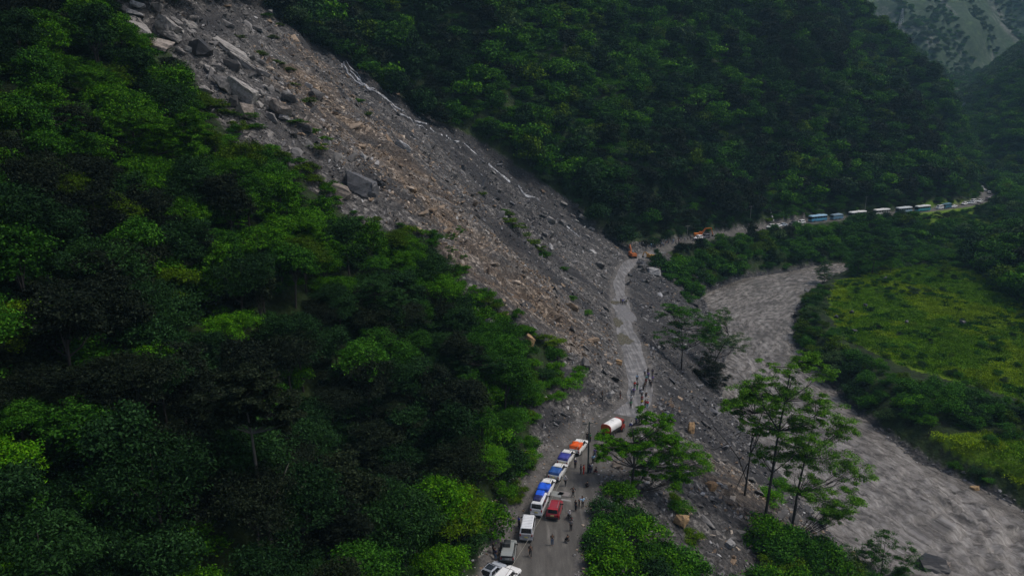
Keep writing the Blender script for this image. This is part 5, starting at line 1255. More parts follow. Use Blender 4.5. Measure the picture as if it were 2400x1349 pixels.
def vehicle(name, x, y, z, rz, kind, col, label, cat, group=None, plate=None, rails=False, sunroof=False, gate_open=False, roof=None, cname=None, open_glass=False):
    o = thing(name, x, y, z, rz, label, cat, group)
    mk = cname or 'paint_%02d_%02d_%02d' % tuple(int(c * 99) for c in col)
    M = paint(mk, col, 0.32, coat=0.5, dirt=0.22)
    st, cab = car_body(kind)
    sub('body', Part().hull(st), M, o); sub('cabin', frustum(Part(), cab), M if roof is None else paint(mk + '_roof', roof, 0.3, coat=0.6, dirt=0.05), o)
    sub('underbody', Part().box(((st[0][0] + st[-1][0]) / 2, 0, 0.34), ((st[-1][0] - st[0][0]) * 0.9, 1.5, 0.18)), M_soil, o)
    P = Part(); glass_end(P, cab, True); sub('windscreen', P, M_glass, o)
    if not gate_open: P = Part(); glass_end(P, cab, False); sub('rear_window', P, M_glass, o)
    spans = {'suv': [(.06, .28), (.31, .60), (.63, .93)], 'sedan': [(.14, .46), (.50, .88)], 'pickup': [(.06, .44), (.48, .92)], 'van': [(.05, .32), (.35, .60), (.63, .90)]}[kind]
    for s_ in (-1, 1):
        for a, b in spans: P = Part(); glass_side(P, cab, a, b, .14, .84, s_); sub('side_window', P, M_glass, o)
        sub('tail_light', Part().box((st[0][0] + 0.03, s_ * 0.72, st[1][3] - 0.18), (0.10, 0.17, 0.32)), M_red, o)
        sub('headlight', Part().box((st[-1][0] - 0.12, s_ * 0.60, st[-1][3] - 0.12), (0.30, 0.26, 0.15)), M_lamp, o)
        sub('mirror', Part().box((cab[1] - 0.35, s_ * (cab[4] + 0.12), cab[6] + 0.10), (0.12, 0.22, 0.16)), M_black, o)
    wx = {'suv': (-1.35, 1.42), 'sedan': (-1.33, 1.40), 'pickup': (-1.55, 1.62), 'van': (-1.35, 1.35)}[kind]
    wheels(o, wx, 0.90 if kind != 'van' else 0.84, 0.38 if kind in ('suv', 'pickup') else 0.33)
    sub('bumper', Part().box((st[0][0] - 0.03, 0, 0.55), (0.14, 1.62, 0.20)), M_black if kind in ('suv', 'pickup') else M, o)
    sub('bumper', Part().box((st[-1][0], 0, 0.50), (0.14, 1.50, 0.22)), M_black if kind in ('suv', 'pickup') else M, o)
    if plate: sub('number_plate', Part().box((st[0][0] - 0.06 if kind != 'suv' else st[0][0] - 0.03, 0, 0.84 if kind != 'suv' else 0.86), (0.05, 0.46, 0.20)), plate, o)
    if rails:
        for s_ in (-1, 1): sub('roof_rail', Part().beam((cab[2] + 0.2, s_ * cab[5] * 0.8, cab[7] + 0.05), (cab[3] - 0.15, s_ * cab[5] * 0.8, cab[7] + 0.05), 0.05), M_black if rails == 'k' else M_chrome, o)
    if sunroof: sub('sunroof', Part().box(((cab[2] + cab[3]) / 2, 0, cab[7] + 0.008), (cab[3] - cab[2] - 0.35, cab[5] * 1.5, 0.02)), M_glass, o)
    if kind == 'pickup':
        sub('cargo_bed', Part().box((-1.62, 0, 1.10), (1.75, 1.50, 0.05)), M_black, o)
        for s_ in (-1, 1): sub('bed_side', Part().box((-1.62, s_ * 0.82, 1.18), (1.85, 0.07, 0.24)), M, o)
        sub('tailgate', Part().box((-2.57, 0, 0.98), (0.06, 1.55, 0.48)), M, o)
    if gate_open:
        sub('tailgate', Part().box((-2.62, 0, 1.86), (0.95, 1.36, 0.07), rot=Matrix.Rotation(math.radians(-8), 3, 'Y')), M, o)
        sub('boot_shade_panel', Part().box((-2.23, 0, 1.18), (0.10, 1.40, 0.98)), M_black, o)  # black panel painted in for the shade inside the open boot
    return o
def soft_load(name, x, y, z, rz, dims, mat, label, cat, seed, lumps=0.10, group=None):
    """a sagging covered load: a box grid pushed about by noise"""
    bm = bmesh.new(); bmesh.ops.create_cube(bm, size=1.0); bmesh.ops.subdivide_edges(bm, edges=bm.edges, cuts=6, use_grid_fill=True); rg = np.random.default_rng(seed)
    for v in bm.verts:
        c = v.co; r = 1 - 0.16 * (max(abs(c.x), abs(c.y)) * 2) ** 4 * (c.z > 0); f = float(fbm(np.array(c.x * 3 + seed), np.array(c.y * 3 + c.z), 3))
        v.co = Vector((c.x * dims[0] * (1 + 0.05 * f), c.y * dims[1] * (1 + 0.05 * f), ((c.z + 0.5) * r + lumps * 3 * f * (c.z > 0.2)) * dims[2]))
    me = bpy.data.meshes.new(name); bm.to_mesh(me); bm.free(); me.materials.append(mat); me.polygons.foreach_set('use_smooth', [True] * len(me.polygons))
    o = link(name, me, loc=(x, y, z), rz=rz, label=label, cat=cat, group=group); return o
Z0 = 0.06
def spot(u, v, h=0.7):
    p = Pz(u, v, h / S); return p[0], p[1]
def heading(x, y):
    k = int(np.argmin((RS[:, 0] - x) ** 2 + (RS[:, 1] - y) ** 2)); return math.atan2(RT[k, 1], RT[k, 0])
GQ = 'vehicles queued along the left side of the near road'
def local(x, y, rz, dx, dy): return x + dx * math.cos(rz) - dy * math.sin(rz), y + dx * math.sin(rz) + dy * math.cos(rz)
WHITE = (0.80, 0.80, 0.79)
for (u, v, tm, lbl, lb2, sd, dx) in [(1357, 1043, M_tarpO, 'white pickup carrying the orange tarpaulin, foremost of the four', 'bright orange tarpaulin over the load of the foremost pickup', 1, 0), (1328, 1068, M_tarpV, 'white pickup with the violet blue load, second behind the tanker', 'violet blue tarpaulin on the second pickup behind the tanker', 2, 0),
                                     (1308, 1101, M_tarpM, 'white pickup with the long mid blue load, third in the queue', 'long mid blue tarpaulin tied over the third pickup', 3, 0), (1281, 1138, M_tarpB, 'white pickup just ahead of the white minibus, rearmost of four', 'bright blue tarpaulin on the rearmost pickup beside the minibus', 4, 0)]:
    x, y = spot(u, v, 1.0); rz = heading(x, y)
    vehicle('pickup_truck', x, y, Z0, rz, 'pickup', (0.80, 0.80, 0.78), lbl, 'pickup truck', GQ, rails='k', cname='white_pickup_paint', plate=M_plateY)
    a, b = local(x, y, rz, -1.62, 0); soft_load('tarpaulin', a, b, Z0 + 1.12, rz, (2.0, 1.62, 0.66 if sd != 1 else 0.85), tm, lb2, 'tarpaulin', sd, 0.10)
x, y = spot(1265, 1178, 1.2); rz = heading(x, y)
vehicle('minibus', x, y, Z0, rz, 'van', (0.72, 0.73, 0.75), 'white minibus with blue luggage on its roof, ahead of the silver one', 'minibus', GQ, plate=M_plateY, cname='white_van_paint')
a, b = local(x, y, rz, 0.55, 0.1); soft_load('luggage', a, b, Z0 + 2.13, rz, (1.5, 1.25, 0.40), M_tarpB, 'bright blue covered luggage at the front of the minibus roof', 'luggage', 8)
a, b = local(x, y, rz, -0.9, 0.15); soft_load('luggage', a, b, Z0 + 2.13, rz, (1.4, 1.15, 0.36), M_tarpN, 'navy covered luggage behind the bright blue bundle on the roof', 'luggage', 9)
rack = bpy.data.objects
x, y = spot(1237, 1233, 1.2); rz = heading(x, y) + 0.10
o = vehicle('minibus', x, y, Z0, rz, 'van', (0.33, 0.34, 0.36), 'silver minibus with a ribbed pale roof, behind the white minibus', 'minibus', GQ, plate=M_plateY, roof=(0.78, 0.80, 0.82), cname='silver_van_paint')
for k in range(8): sub('roof_rib', Part().box((-1.75 + k * 0.40, 0, 2.15), (0.10, 1.25, 0.06)), paint('pale_roof_rib', (0.80, 0.81, 0.82), 0.3), o)
sub('chrome_strip', Part().box((-2.38, 0, 1.22), (0.05, 1.40, 0.07)), M_chrome, o)
x, y = spot(1300, 1190, 0.9); rz = heading(x, y) + 0.05
o = vehicle('suv', x, y, Z0, rz, 'suv', (0.30, 0.012, 0.022), 'dark red car with roof rails driving up the open side', 'car', None, plate=M_plateY, rails=True, cname='dark_red_paint')
sub('spoiler', Part().box((-2.08, 0, 1.76), (0.30, 1.34, 0.05)), paint('bright_red_paint', (0.42, 0.01, 0.02), 0.25, coat=0.6, dirt=0.05), o)
for k in range(4): sub('roof_rib', Part().box((-0.8, -0.42 + 0.28 * k, 1.785), (2.0, 0.05, 0.02)), paint('dark_red_paint', (0.3, 0.012, 0.022)), o)
x, y = spot(1192, 1287, 0.9); rz = heading(x, y) + 0.12
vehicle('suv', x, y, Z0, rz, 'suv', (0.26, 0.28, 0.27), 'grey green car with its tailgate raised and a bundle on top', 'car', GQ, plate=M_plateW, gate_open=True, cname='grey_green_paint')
a, b = local(x, y, rz, -0.6, 0.15); soft_load('luggage', a, b, Z0 + 1.78, rz, (1.15, 0.95, 0.55), M_tarpK, 'dark canvas bundle tied on the car with the raised tailgate', 'luggage', 12)
x, y = spot(1152, 1336, 0.9); rz = heading(x, y) - 0.42
vehicle('car', x, y, Z0, rz, 'sedan', (0.42, 0.46, 0.52), 'pale blue silver car with a dark glass roof at the lower edge', 'car', GQ, sunroof=True, cname='pale_silver_paint')
x, y = spot(1187, 1349, 1.0); rz = heading(x, y) - 0.38
vehicle('suv', x, y, Z0, rz, 'suv', (0.85, 0.85, 0.84), 'plain white roofed car cut by the lower edge of the photo', 'car', GQ, cname='plain_white_paint')

for ob in list(COL.objects):
    if ob.parent is None and ob.name.split('.')[0] in ('pickup_truck', 'minibus', 'suv', 'car') : ob.scale = (1.03, 1.16, 1.10)
    if ob.name.split('.')[0] in ('tarpaulin',): ob.scale = (1.02, 1.16, 1.0); ob.location.z += 0.12
    if ob.name.split('.')[0] in ('luggage',): ob.location.z += 0.2
# tanker lorry
x, y = spot(1438, 998, 1.6); rz = heading(x, y) - 0.12
o = thing('tanker_lorry', x, y, Z0, rz, 'white tanker lorry with a red ringed orange rear end', 'lorry')
M_tw = paint('tank_white', (0.82, 0.82, 0.80), 0.35, dirt=0.12); M_or = paint('tank_orange', (0.52, 0.10, 0.012), 0.5); M_ro = paint('tank_red_rim', (0.42, 0.02, 0.01), 0.45)
def oval(P, x0, x1, ry_, rz_, zc, n=26, e=2.7):
    b = len(P.V)
    for x_ in (x0, x1):
        for i in range(n):
            a_ = 2 * math.pi * i / n; c_, s_ = math.cos(a_), math.sin(a_); P.V.append((x_, ry_ * abs(c_) ** (2 / e) * (1 if c_ > 0 else -1), zc + rz_ * abs(s_) ** (2 / e) * (1 if s_ > 0 else -1)))
    for i in range(n): j = (i + 1) % n; P.F.append((b + i, b + j, b + n + j, b + n + i))
    P.F.append(tuple(b + i for i in range(n - 1, -1, -1))); P.F.append(tuple(b + n + i for i in range(n))); return P
sub('tank', oval(Part(), -3.9, 1.7, 1.22, 0.92, 2.15), M_tw, o); sub('tank_end', oval(Part(), -3.97, -3.9, 1.12, 0.82, 2.15), M_or, o); sub('tank_rim', oval(Part(), -3.94, -3.78, 1.26, 0.96, 2.15), M_ro, o)
sub('skirt', Part().box((-1.1, 0, 1.10), (5.2, 2.0, 0.24)), M_soil, o); sub('hatch', Part().cyl((-0.4, 0, 3.0), (-0.4, 0, 3.22), 0.35, 14), M_tw, o); sub('walkway', Part().box((-1.0, 0, 3.09), (4.0, 0.5, 0.04)), M_tw, o)
sub('cab', Part().hull([(1.9, 0.6, 1.5, 2.55, 1.1, 1.15, 1.05), (2.2, 0.55, 1.5, 2.75, 1.15, 1.18, 1.08), (3.3, 0.55, 1.4, 2.70, 1.15, 1.18, 1.05), (3.75, 0.6, 1.3, 1.55, 1.1, 1.12, 1.0)]), paint('cab_dark_red', (0.26, 0.02, 0.012), 0.4), o); o.scale = (0.70, 0.90, 0.92)
sub('windscreen', Part().quad([(3.74, -0.95, 1.62), (3.74, 0.95, 1.62), (3.40, 0.9, 2.52), (3.40, -0.9, 2.52)], 0.03), M_glass, o)
for s_ in (-1, 1): sub('side_window', Part().box((2.9, s_ * 1.15, 2.1), (0.8, 0.05, 0.55)), M_glass, o); sub('tail_light', Part().box((-3.98, s_ * 0.85, 1.05), (0.06, 0.3, 0.16)), M_red, o)
sub('chassis', Part().box((-0.4, 0, 0.75), (7.0, 0.9, 0.30)), M_soil, o); sub('bumper', Part().box((-3.95, 0, 0.70), (0.15, 2.2, 0.18)), M_black, o)
wheels(o, (-3.0, -1.9, 2.75), 1.18, 0.50, 0.34)

# far coaches, lorries and cars
GB = 'coaches queued on the far road'
def coach(u, v, off, body, roof, label, L=11.0, stripe=None, flip=True, hgt=3.25, nm='coach'):
    x, y, rz = on_road(u, v, off); rz += math.pi if flip else 0
    o = thing(nm, x, y, 0.05, rz, label, 'bus', GB)
    Mb = paint('coach_%d_%d_%d' % tuple(int(c * 99) for c in body), body, 0.35, coat=0.4, dirt=0.12); Mr = paint('coach_roof_%d_%d' % (int(roof[0] * 99), int(roof[2] * 99)), roof, 0.4, dirt=0.08); h = L / 2
    sub('body', Part().hull([(-h, 0.5, 1.2, 1.72, 1.15, 1.2, 1.18), (-h + .15, 0.4, 1.2, 1.74, 1.2, 1.24, 1.22), (h - .4, 0.4, 1.2, 1.74, 1.2, 1.24, 1.22), (h, 0.45, 1.0, 1.55, 1.1, 1.16, 1.12)]), Mb, o)
    sub('window_band', Part().box((-0.05, 0, 2.2), (L - 0.35, 2.36, 0.98), top=(0.985, 0.97)), M_glass, o)
    sub('roof', Part().hull([(-h + .1, hgt - .58, hgt - .4, hgt - .18, 1.18, 1.18, 1.05), (-h + .4, hgt - .60, hgt - .38, hgt, 1.2, 1.2, 1.05), (h - .7, hgt - .60, hgt - .38, hgt, 1.2, 1.2, 1.05), (h - .1, hgt - .62, hgt - .45, hgt - .2, 1.16, 1.16, 1.0)]), Mr, o)
    sub('roof_unit', Part().box((-0.8, 0, hgt + 0.10), (2.6, 1.5, 0.24), top=(.9, .85)), Mr, o)
    sub('windscreen', Part().quad([(h - 0.02, -1.02, 1.35), (h - 0.02, 1.02, 1.35), (h - .25, 0.98, 2.6), (h - .25, -0.98, 2.6)], 0.08), M_glass, o)
    for s_ in (-1, 1):
        for q in range(5): sub('pillar', Part().box((-h + 1.3 + q * (L - 2.4) / 4.4, s_ * 1.19, 2.2), (0.16, 0.05, 0.96)), Mb, o)
        sub('headlight', Part().box((h, s_ * 0.85, 0.95), (0.08, 0.34, 0.18)), M_lamp, o); sub('mirror', Part().box((h + 0.15, s_ * 1.25, 2.1), (0.12, 0.16, 0.36)), M_black, o)
        if stripe: sub('side_panel', Part().box((-0.6, s_ * 1.245, 1.15), (L * 0.55, 0.03, 0.55)), paint('panel_%d_%d' % (int(stripe[0] * 99), int(stripe[2] * 99)), stripe, 0.4), o)
    wheels(o, (-h + 2.6, h - 2.3), 1.2, 0.48, 0.3); return o
BL = (0.07, 0.26, 0.42); TEAL = (0.03, 0.24, 0.30); CR = (0.52, 0.53, 0.52)
coach(1913, 514, -1.3, BL, (0.32, 0.52, 0.68), 'light blue coach at the head of the queue of buses', 11.5, (0.10, 0.34, 0.50))
coach(1957, 510, -1.3, (0.12, 0.25, 0.36), (0.30, 0.42, 0.52), 'short low blue bus second in the bus queue', 7.5, hgt=2.75)
coach(2006, 505, -1.3, CR, (0.72, 0.72, 0.70), 'long cream coach with white roof, third in the bus queue', 12.0, (0.40, 0.42, 0.42))
coach(2063, 501, -1.3, (0.50, 0.50, 0.48), (0.72, 0.72, 0.70), 'white coach in the middle of the bus queue, fourth along', 11.0)
coach(2116, 497, -1.3, (0.22, 0.36, 0.48), (0.60, 0.64, 0.66), 'pale blue coach with a white roof, fifth in the queue', 11.0, (0.30, 0.42, 0.50))
coach(2160, 494, -1.3, TEAL, (0.70, 0.70, 0.68), 'teal coach with a white roof, sixth in the queue', 11.0, (0.05, 0.30, 0.32))
coach(2218, 489, -1.3, (0.03, 0.14, 0.24), (0.10, 0.22, 0.30), 'small dark teal bus behind the teal coach', 6.5, hgt=2.8)
GC = 'cars queued on the far road'
for (u, v, off, kind, col, fl, lb) in [(1806, 535, -1.2, 'suv', WHITE, 1, 'white car at the very front of the far queue'), (1820, 531, -1.2, 'sedan', WHITE, 1, 'white car just under the roadside waterfall'), (1833, 529, -1.0, 'sedan', (0.3, 0.36, 0.42), 1, 'light grey car behind the white one under the waterfall'),
        (1858, 525, -1.4, 'suv', (0.05, 0.05, 0.055), 1, 'black car right before the white jeep and blue coach'), (1873, 521, -1.4, 'suv', WHITE, 1, 'white jeep directly ahead of the foremost blue coach'), (2202, 491, -1.2, 'van', WHITE, 1, 'white van between the teal coach and dark teal bus'),
        (2236, 488, -1.2, 'sedan', WHITE, 1, 'lone white car behind the dark teal bus'), (2264, 484, 1.0, 'suv', WHITE, 1, 'white car where the road climbs to the bend'), (2273, 480, 1.0, 'sedan', (0.42, 0.47, 0.52), 1, 'pale car next to the long white van at the bend'), (2281, 476, 1.0, 'van', WHITE, 1, 'long white van entering the bend'),
        (2285, 481, -1.4, 'sedan', (0.5, 0.5, 0.5), 1, 'pale car on the outer side before the bend'), (2296, 475, -1.2, 'suv', WHITE, 1, 'white car on the outer side at the bend'), (2307, 469, -1.4, 'suv', (0.05, 0.02, 0.02), 1, 'dark maroon car at the sharpest point of the bend'), (2313, 463, -1.6, 'sedan', (0.35, 0.3, 0.32), 1, 'grey pink car just past the sharpest point'),
        (2310, 456, -1.4, 'suv', (0.06, 0.06, 0.065), 1, 'dark car with a pale roof above the bend'), (2301, 450, -1.4, 'sedan', WHITE, 1, 'white car beyond the bend'), (2296, 446, -1.5, 'van', (0.3, 0.33, 0.36), 1, 'bluish van beyond the bend'), (2291, 441, -1.2, 'suv', WHITE, 1, 'furthest white car before the road disappears'),
        (1634, 560, -0.6, 'suv', WHITE, 1, 'white car under the arm of the orange digger'), (1652, 558, -0.8, 'suv', (0.10, 0.10, 0.12), 1, 'dark car behind the white one near the orange digger')]:
    x, y, rz = on_road(u, v, off)
    vehicle('car' if kind != 'van' else 'van', x, y, 0.05, rz + math.pi * fl, kind, col, lb, 'car' if kind != 'van' else 'van', GC, roof=(0.6, 0.6, 0.6) if 'pale roof' in lb else None)
for ob in list(COL.objects):
    if ob.parent is None and ob.get('group') in (GC,): ob.scale = (1.16, 1.2, 1.2)
    if ob.parent is None and ob.get('group') == GB: ob.scale = (1.06, 1.1, 1.12)
x, y, rz = on_road(2284, 439, 1.2)
o = thing('lorry', x, y, 0.05, rz + math.pi, 'small lorry with a tall white box coming round the hidden corner', 'lorry')
sub('box_body', Part().box((-0.8, 0, 1.9), (3.6, 2.1, 2.2)), paint('box_white', WHITE, 0.5), o); sub('cab', Part().hull([(1.1, .5, 1.2, 2.3, 1., 1.05, .95), (2.3, .5, 1.2, 2.2, 1., 1.05, .9), (2.7, .5, 1., 1.3, .95, 1., .9)]), M_black, o); wheels(o, (-1.7, 1.7), 1.02, 0.42); sub('windscreen', Part().box((2.5, 0, 1.8), (.1, 1.6, .6)), M_glass, o)

# diggers
M_dig = paint('digger_orange', (0.62, 0.16, 0.01), 0.45, dirt=0.35); M_dig2 = paint('digger_rust_orange', (0.50, 0.13, 0.02), 0.5, dirt=0.4)
def digger(x, y, z, rz, label, arm, M=M_dig, sc=1.0):
    o = thing('excavator', x, y, z, rz, label, 'excavator'); o.scale = (sc,) * 3
    for s_ in (-1, 1):
        t = sub('track', Part().hull([(-1.9, .25, .45, .7, .02, .02, .02), (-1.7, .0, .45, .92, .02, .02, .02), (1.7, .0, .45, .92, .02, .02, .02), (1.9, .25, .45, .7, .02, .02, .02)]), M_tyre, o)
        t.data.transform(Matrix.Scale(13, 4, (0, 1, 0))); t.location = (0, s_ * 1.15, 0)
    sub('turntable', Part().cyl((0, 0, 0.8), (0, 0, 1.05), 0.8, 16), M_black, o)
    sub('engine_housing', Part().box((-1.1, 0, 1.65), (2.2, 2.4, 1.15), top=(.94, .94)), M, o); sub('deck', Part().box((0.3, 0, 1.15), (2.6, 2.4, 0.22)), M, o)
    c = sub('cab', Part().box((0.75, 0.78, 2.0), (1.5, 0.85, 1.6), top=(.85, .92)), M, o); sub('cab_glass', Part().box((0.8, 0.78, 2.15), (1.56, 0.70, 0.95), top=(.88, .92)), M_glass, c)
    P = Part()
    for i in range(2): P.beam(arm[i], arm[i + 1], 0.42 - 0.06 * i, 0.55 - 0.12 * i)
    sub('boom', P, M, o); sub('stick', Part().beam(arm[2], arm[3], 0.28, 0.40), M, o)
    sub('hydraulic_ram', Part().cyl((arm[0][0] + .4, arm[0][1], arm[0][2] - .2), (arm[1][0] + .1, arm[1][1], arm[1][2] - .5), 0.09, 8), M_chrome, o)
    a = arm[3]; sub('bucket', Part().box((a[0] - 0.2, a[1], a[2] - 0.35), (0.9, 1.0, 0.8), top=(.6, 1)), M_black, o); return o
x, y, rz = on_road(1632, 553, 1.4); digger(x, y, 0.1, -0.08, 'orange excavator on the far road with its arm raised over a car', [(0.9, 0, 1.6), (2.6, 0, 4.3), (5.2, 0, 4.6), (6.1, 0, 1.6)], sc=1.08)
p = hit(1479, 604); digger(p[0] + 0.5, p[1], p[2], 1.9, 'orange excavator with a dark upright arm on the rubble by the cliff', [(0.9, 0, 1.6), (1.8, 0, 4.2), (2.6, 0, 5.4), (3.4, 0, 3.4)], M_dig2, 0.95)
p = hit(1523, 606); digger(p[0], p[1], p[2], 2.6, 'dull yellow orange excavator seen from behind near the green rim', [(0.9, 0, 1.6), (2.2, 0, 3.2), (3.4, 0, 3.0), (4.0, 0, 1.0)], paint('digger_yellow', (0.50, 0.24, 0.03), 0.5, dirt=0.4), 0.8)

# ---------------------------------------------------------------- poles, wires, pylon
M_pole = paint('galvanised_green_pole', (0.035, 0.05, 0.048), 0.6); M_conc = paint('concrete_pole', (0.20, 0.19, 0.175), 0.8)
def pole(u, v, top_v, label, arms=1, r=0.13, mat=M_conc, hframe=False, name='utility_pole'):
    if hframe or v < 560: x, y, z = hits([(u, v)])[0][0]
    else: x, y = spot(u, v, 0.0); z = 0.0
    d = float(project(x, y, z)[2]); h = (v - top_v) * d / FPX / cP
    o = thing(name, x, y, z - 0.1, 0.4, label, 'pole')
    xs_ = (-0.9, 0.9) if hframe else (0,)
    for a in xs_: sub('post', Part().cyl((a, 0, 0), (a, 0, h), r, 12, r * 0.7), mat, o)
    for k in range(arms): sub('crossarm', Part().beam((-1.3 if not hframe else -1.6, 0, h - 0.35 - 0.8 * k), (1.3 if not hframe else 1.6, 0, h - 0.35 - 0.8 * k), 0.10), mat, o)
    for a in (-1.1, 0, 1.1): sub('insulator', Part().cyl((a, 0, h - 0.3), (a, 0, h - 0.05), 0.06, 8), M_rim, o)
    return o, (x, y, z + h)
o, top = pole(1378, 1107, 980, 'dark green power pole at the road edge below the tanker', 1, 0.17, M_pole)
pole(1610, 566, 528, 'thin grey pole beside the orange excavator on the far road'); pole(1757, 529, 483, 'slender pole against the dark recess behind the far road'); pole(2026, 503, 462, 'pole behind the long cream coach', 1)
pole(2250, 484, 461, 'twin legged pole frame near the road bend', 1, 0.12, paint('weathered_wood', (0.16, 0.13, 0.08), 0.8), True)
e = Pz(1150, 1400, 9.0); cab_pts = []
for k in range(25):
    t = k / 24; cab_pts.append((top[0] + (e[0] - top[0]) * t, top[1] + (e[1] - top[1]) * t, top[2] + (e[2] - top[2]) * t - 1.6 * 4 * t * (1 - t)))
Vv, Ff = tubes([(cab_pts, [0.022] * 25)], 5); link('overhead_cable', mesh_from('overhead_cable', np.array([tuple(q) for q in Vv]), Ff, [paint('cable_grey', (0.25, 0.24, 0.20), 0.6)]), label='thin pale cable sagging across the near road from the dark pole', cat='cable')
# lattice pylon on the hazy ridge
D_ = ray(2112, 54); T_ = np.arange(500, 1700, 3.0); Xp = D_[0] * T_; Yp = D_[1] * T_; Zp = CAM_H + D_[2] * T_; gz = H(Xp, Yp); k = int(np.argmax(Zp < gz + 4)) ; Xp, Yp, Zp = Xp[k], Yp[k], gz[k]
o = thing('pylon', Xp, Yp, Zp, 0.3, 'pale lattice pylon on the hazy ridge at the upper right', 'pylon'); M_py = paint('pylon_steel', (0.55, 0.56, 0.58), 0.5); hp = 27 * T_[k] / FPX + 6
P = Part(); w = lambda z: 2.6 * (1 - z / hp) + 0.35
for a, b in ((-1, -1), (1, -1), (1, 1), (-1, 1)): P.beam((a * w(0), b * w(0), 0), (a * w(hp), b * w(hp), hp), 0.35)
for q in range(7):
    z0, z1 = hp * q / 7, hp * (q + 1) / 7
    for s_ in (-1, 1): P.beam((-w(z0), s_ * w(z0), z0), (w(z1), s_ * w(z1), z1), 0.2); P.beam((w(z0), s_ * w(z0), z0), (-w(z1), s_ * w(z1), z1), 0.2)
sub('lattice', P, M_py, o)
for q, z_ in enumerate((hp * .72, hp * .84, hp * .96)): sub('crossarm', Part().beam((-4 + q * .8, 0, z_), (4 - q * .8, 0, z_), 0.35), M_py, o)
stream('roadside_waterfall', [(1806, 490, 0.7), (1811, 505, 0.8), (1814, 522, 0.9)], 'thin white waterfall dropping to the far road', None, 0.5)
# pale worn patch on the near asphalt
for (u, v, w_, h_, c_, rr) in [(1304, 1158, 2.1, 1.7, (0.22, 0.235, 0.23), -0.35), (1322, 1157, 1.9, 1.5, (0.20, 0.18, 0.175), -0.35), (1327, 1172, 1.6, 0.5, (0.27, 0.27, 0.265), -0.3), (1345, 1070, 1.6, 1.2, (0.19, 0.185, 0.18), 0.1)]:
    x, y = spot(u, v, 0); rg = np.random.default_rng(int(u)); P = []
    for i in range(16):
        a = 2 * math.pi * i / 16; q = max(abs(math.cos(a)), abs(math.sin(a))); px_ = math.cos(a) / q * w_ / 2 * rg.uniform(.8, 1.1); py_ = math.sin(a) / q * h_ / 2 * rg.uniform(.8, 1.1); P.append((x + px_ * math.cos(rr) - py_ * math.sin(rr), y + px_ * math.sin(rr) + py_ * math.cos(rr), 0.075 + 0.004 * (int(u) % 3)))
    link('road_patch', mesh_from('road_patch', np.array(P), [tuple(range(16))], [paint('patch_%d' % int(u), c_, 0.8, dirt=0.6, scale=3)]), kind='structure')
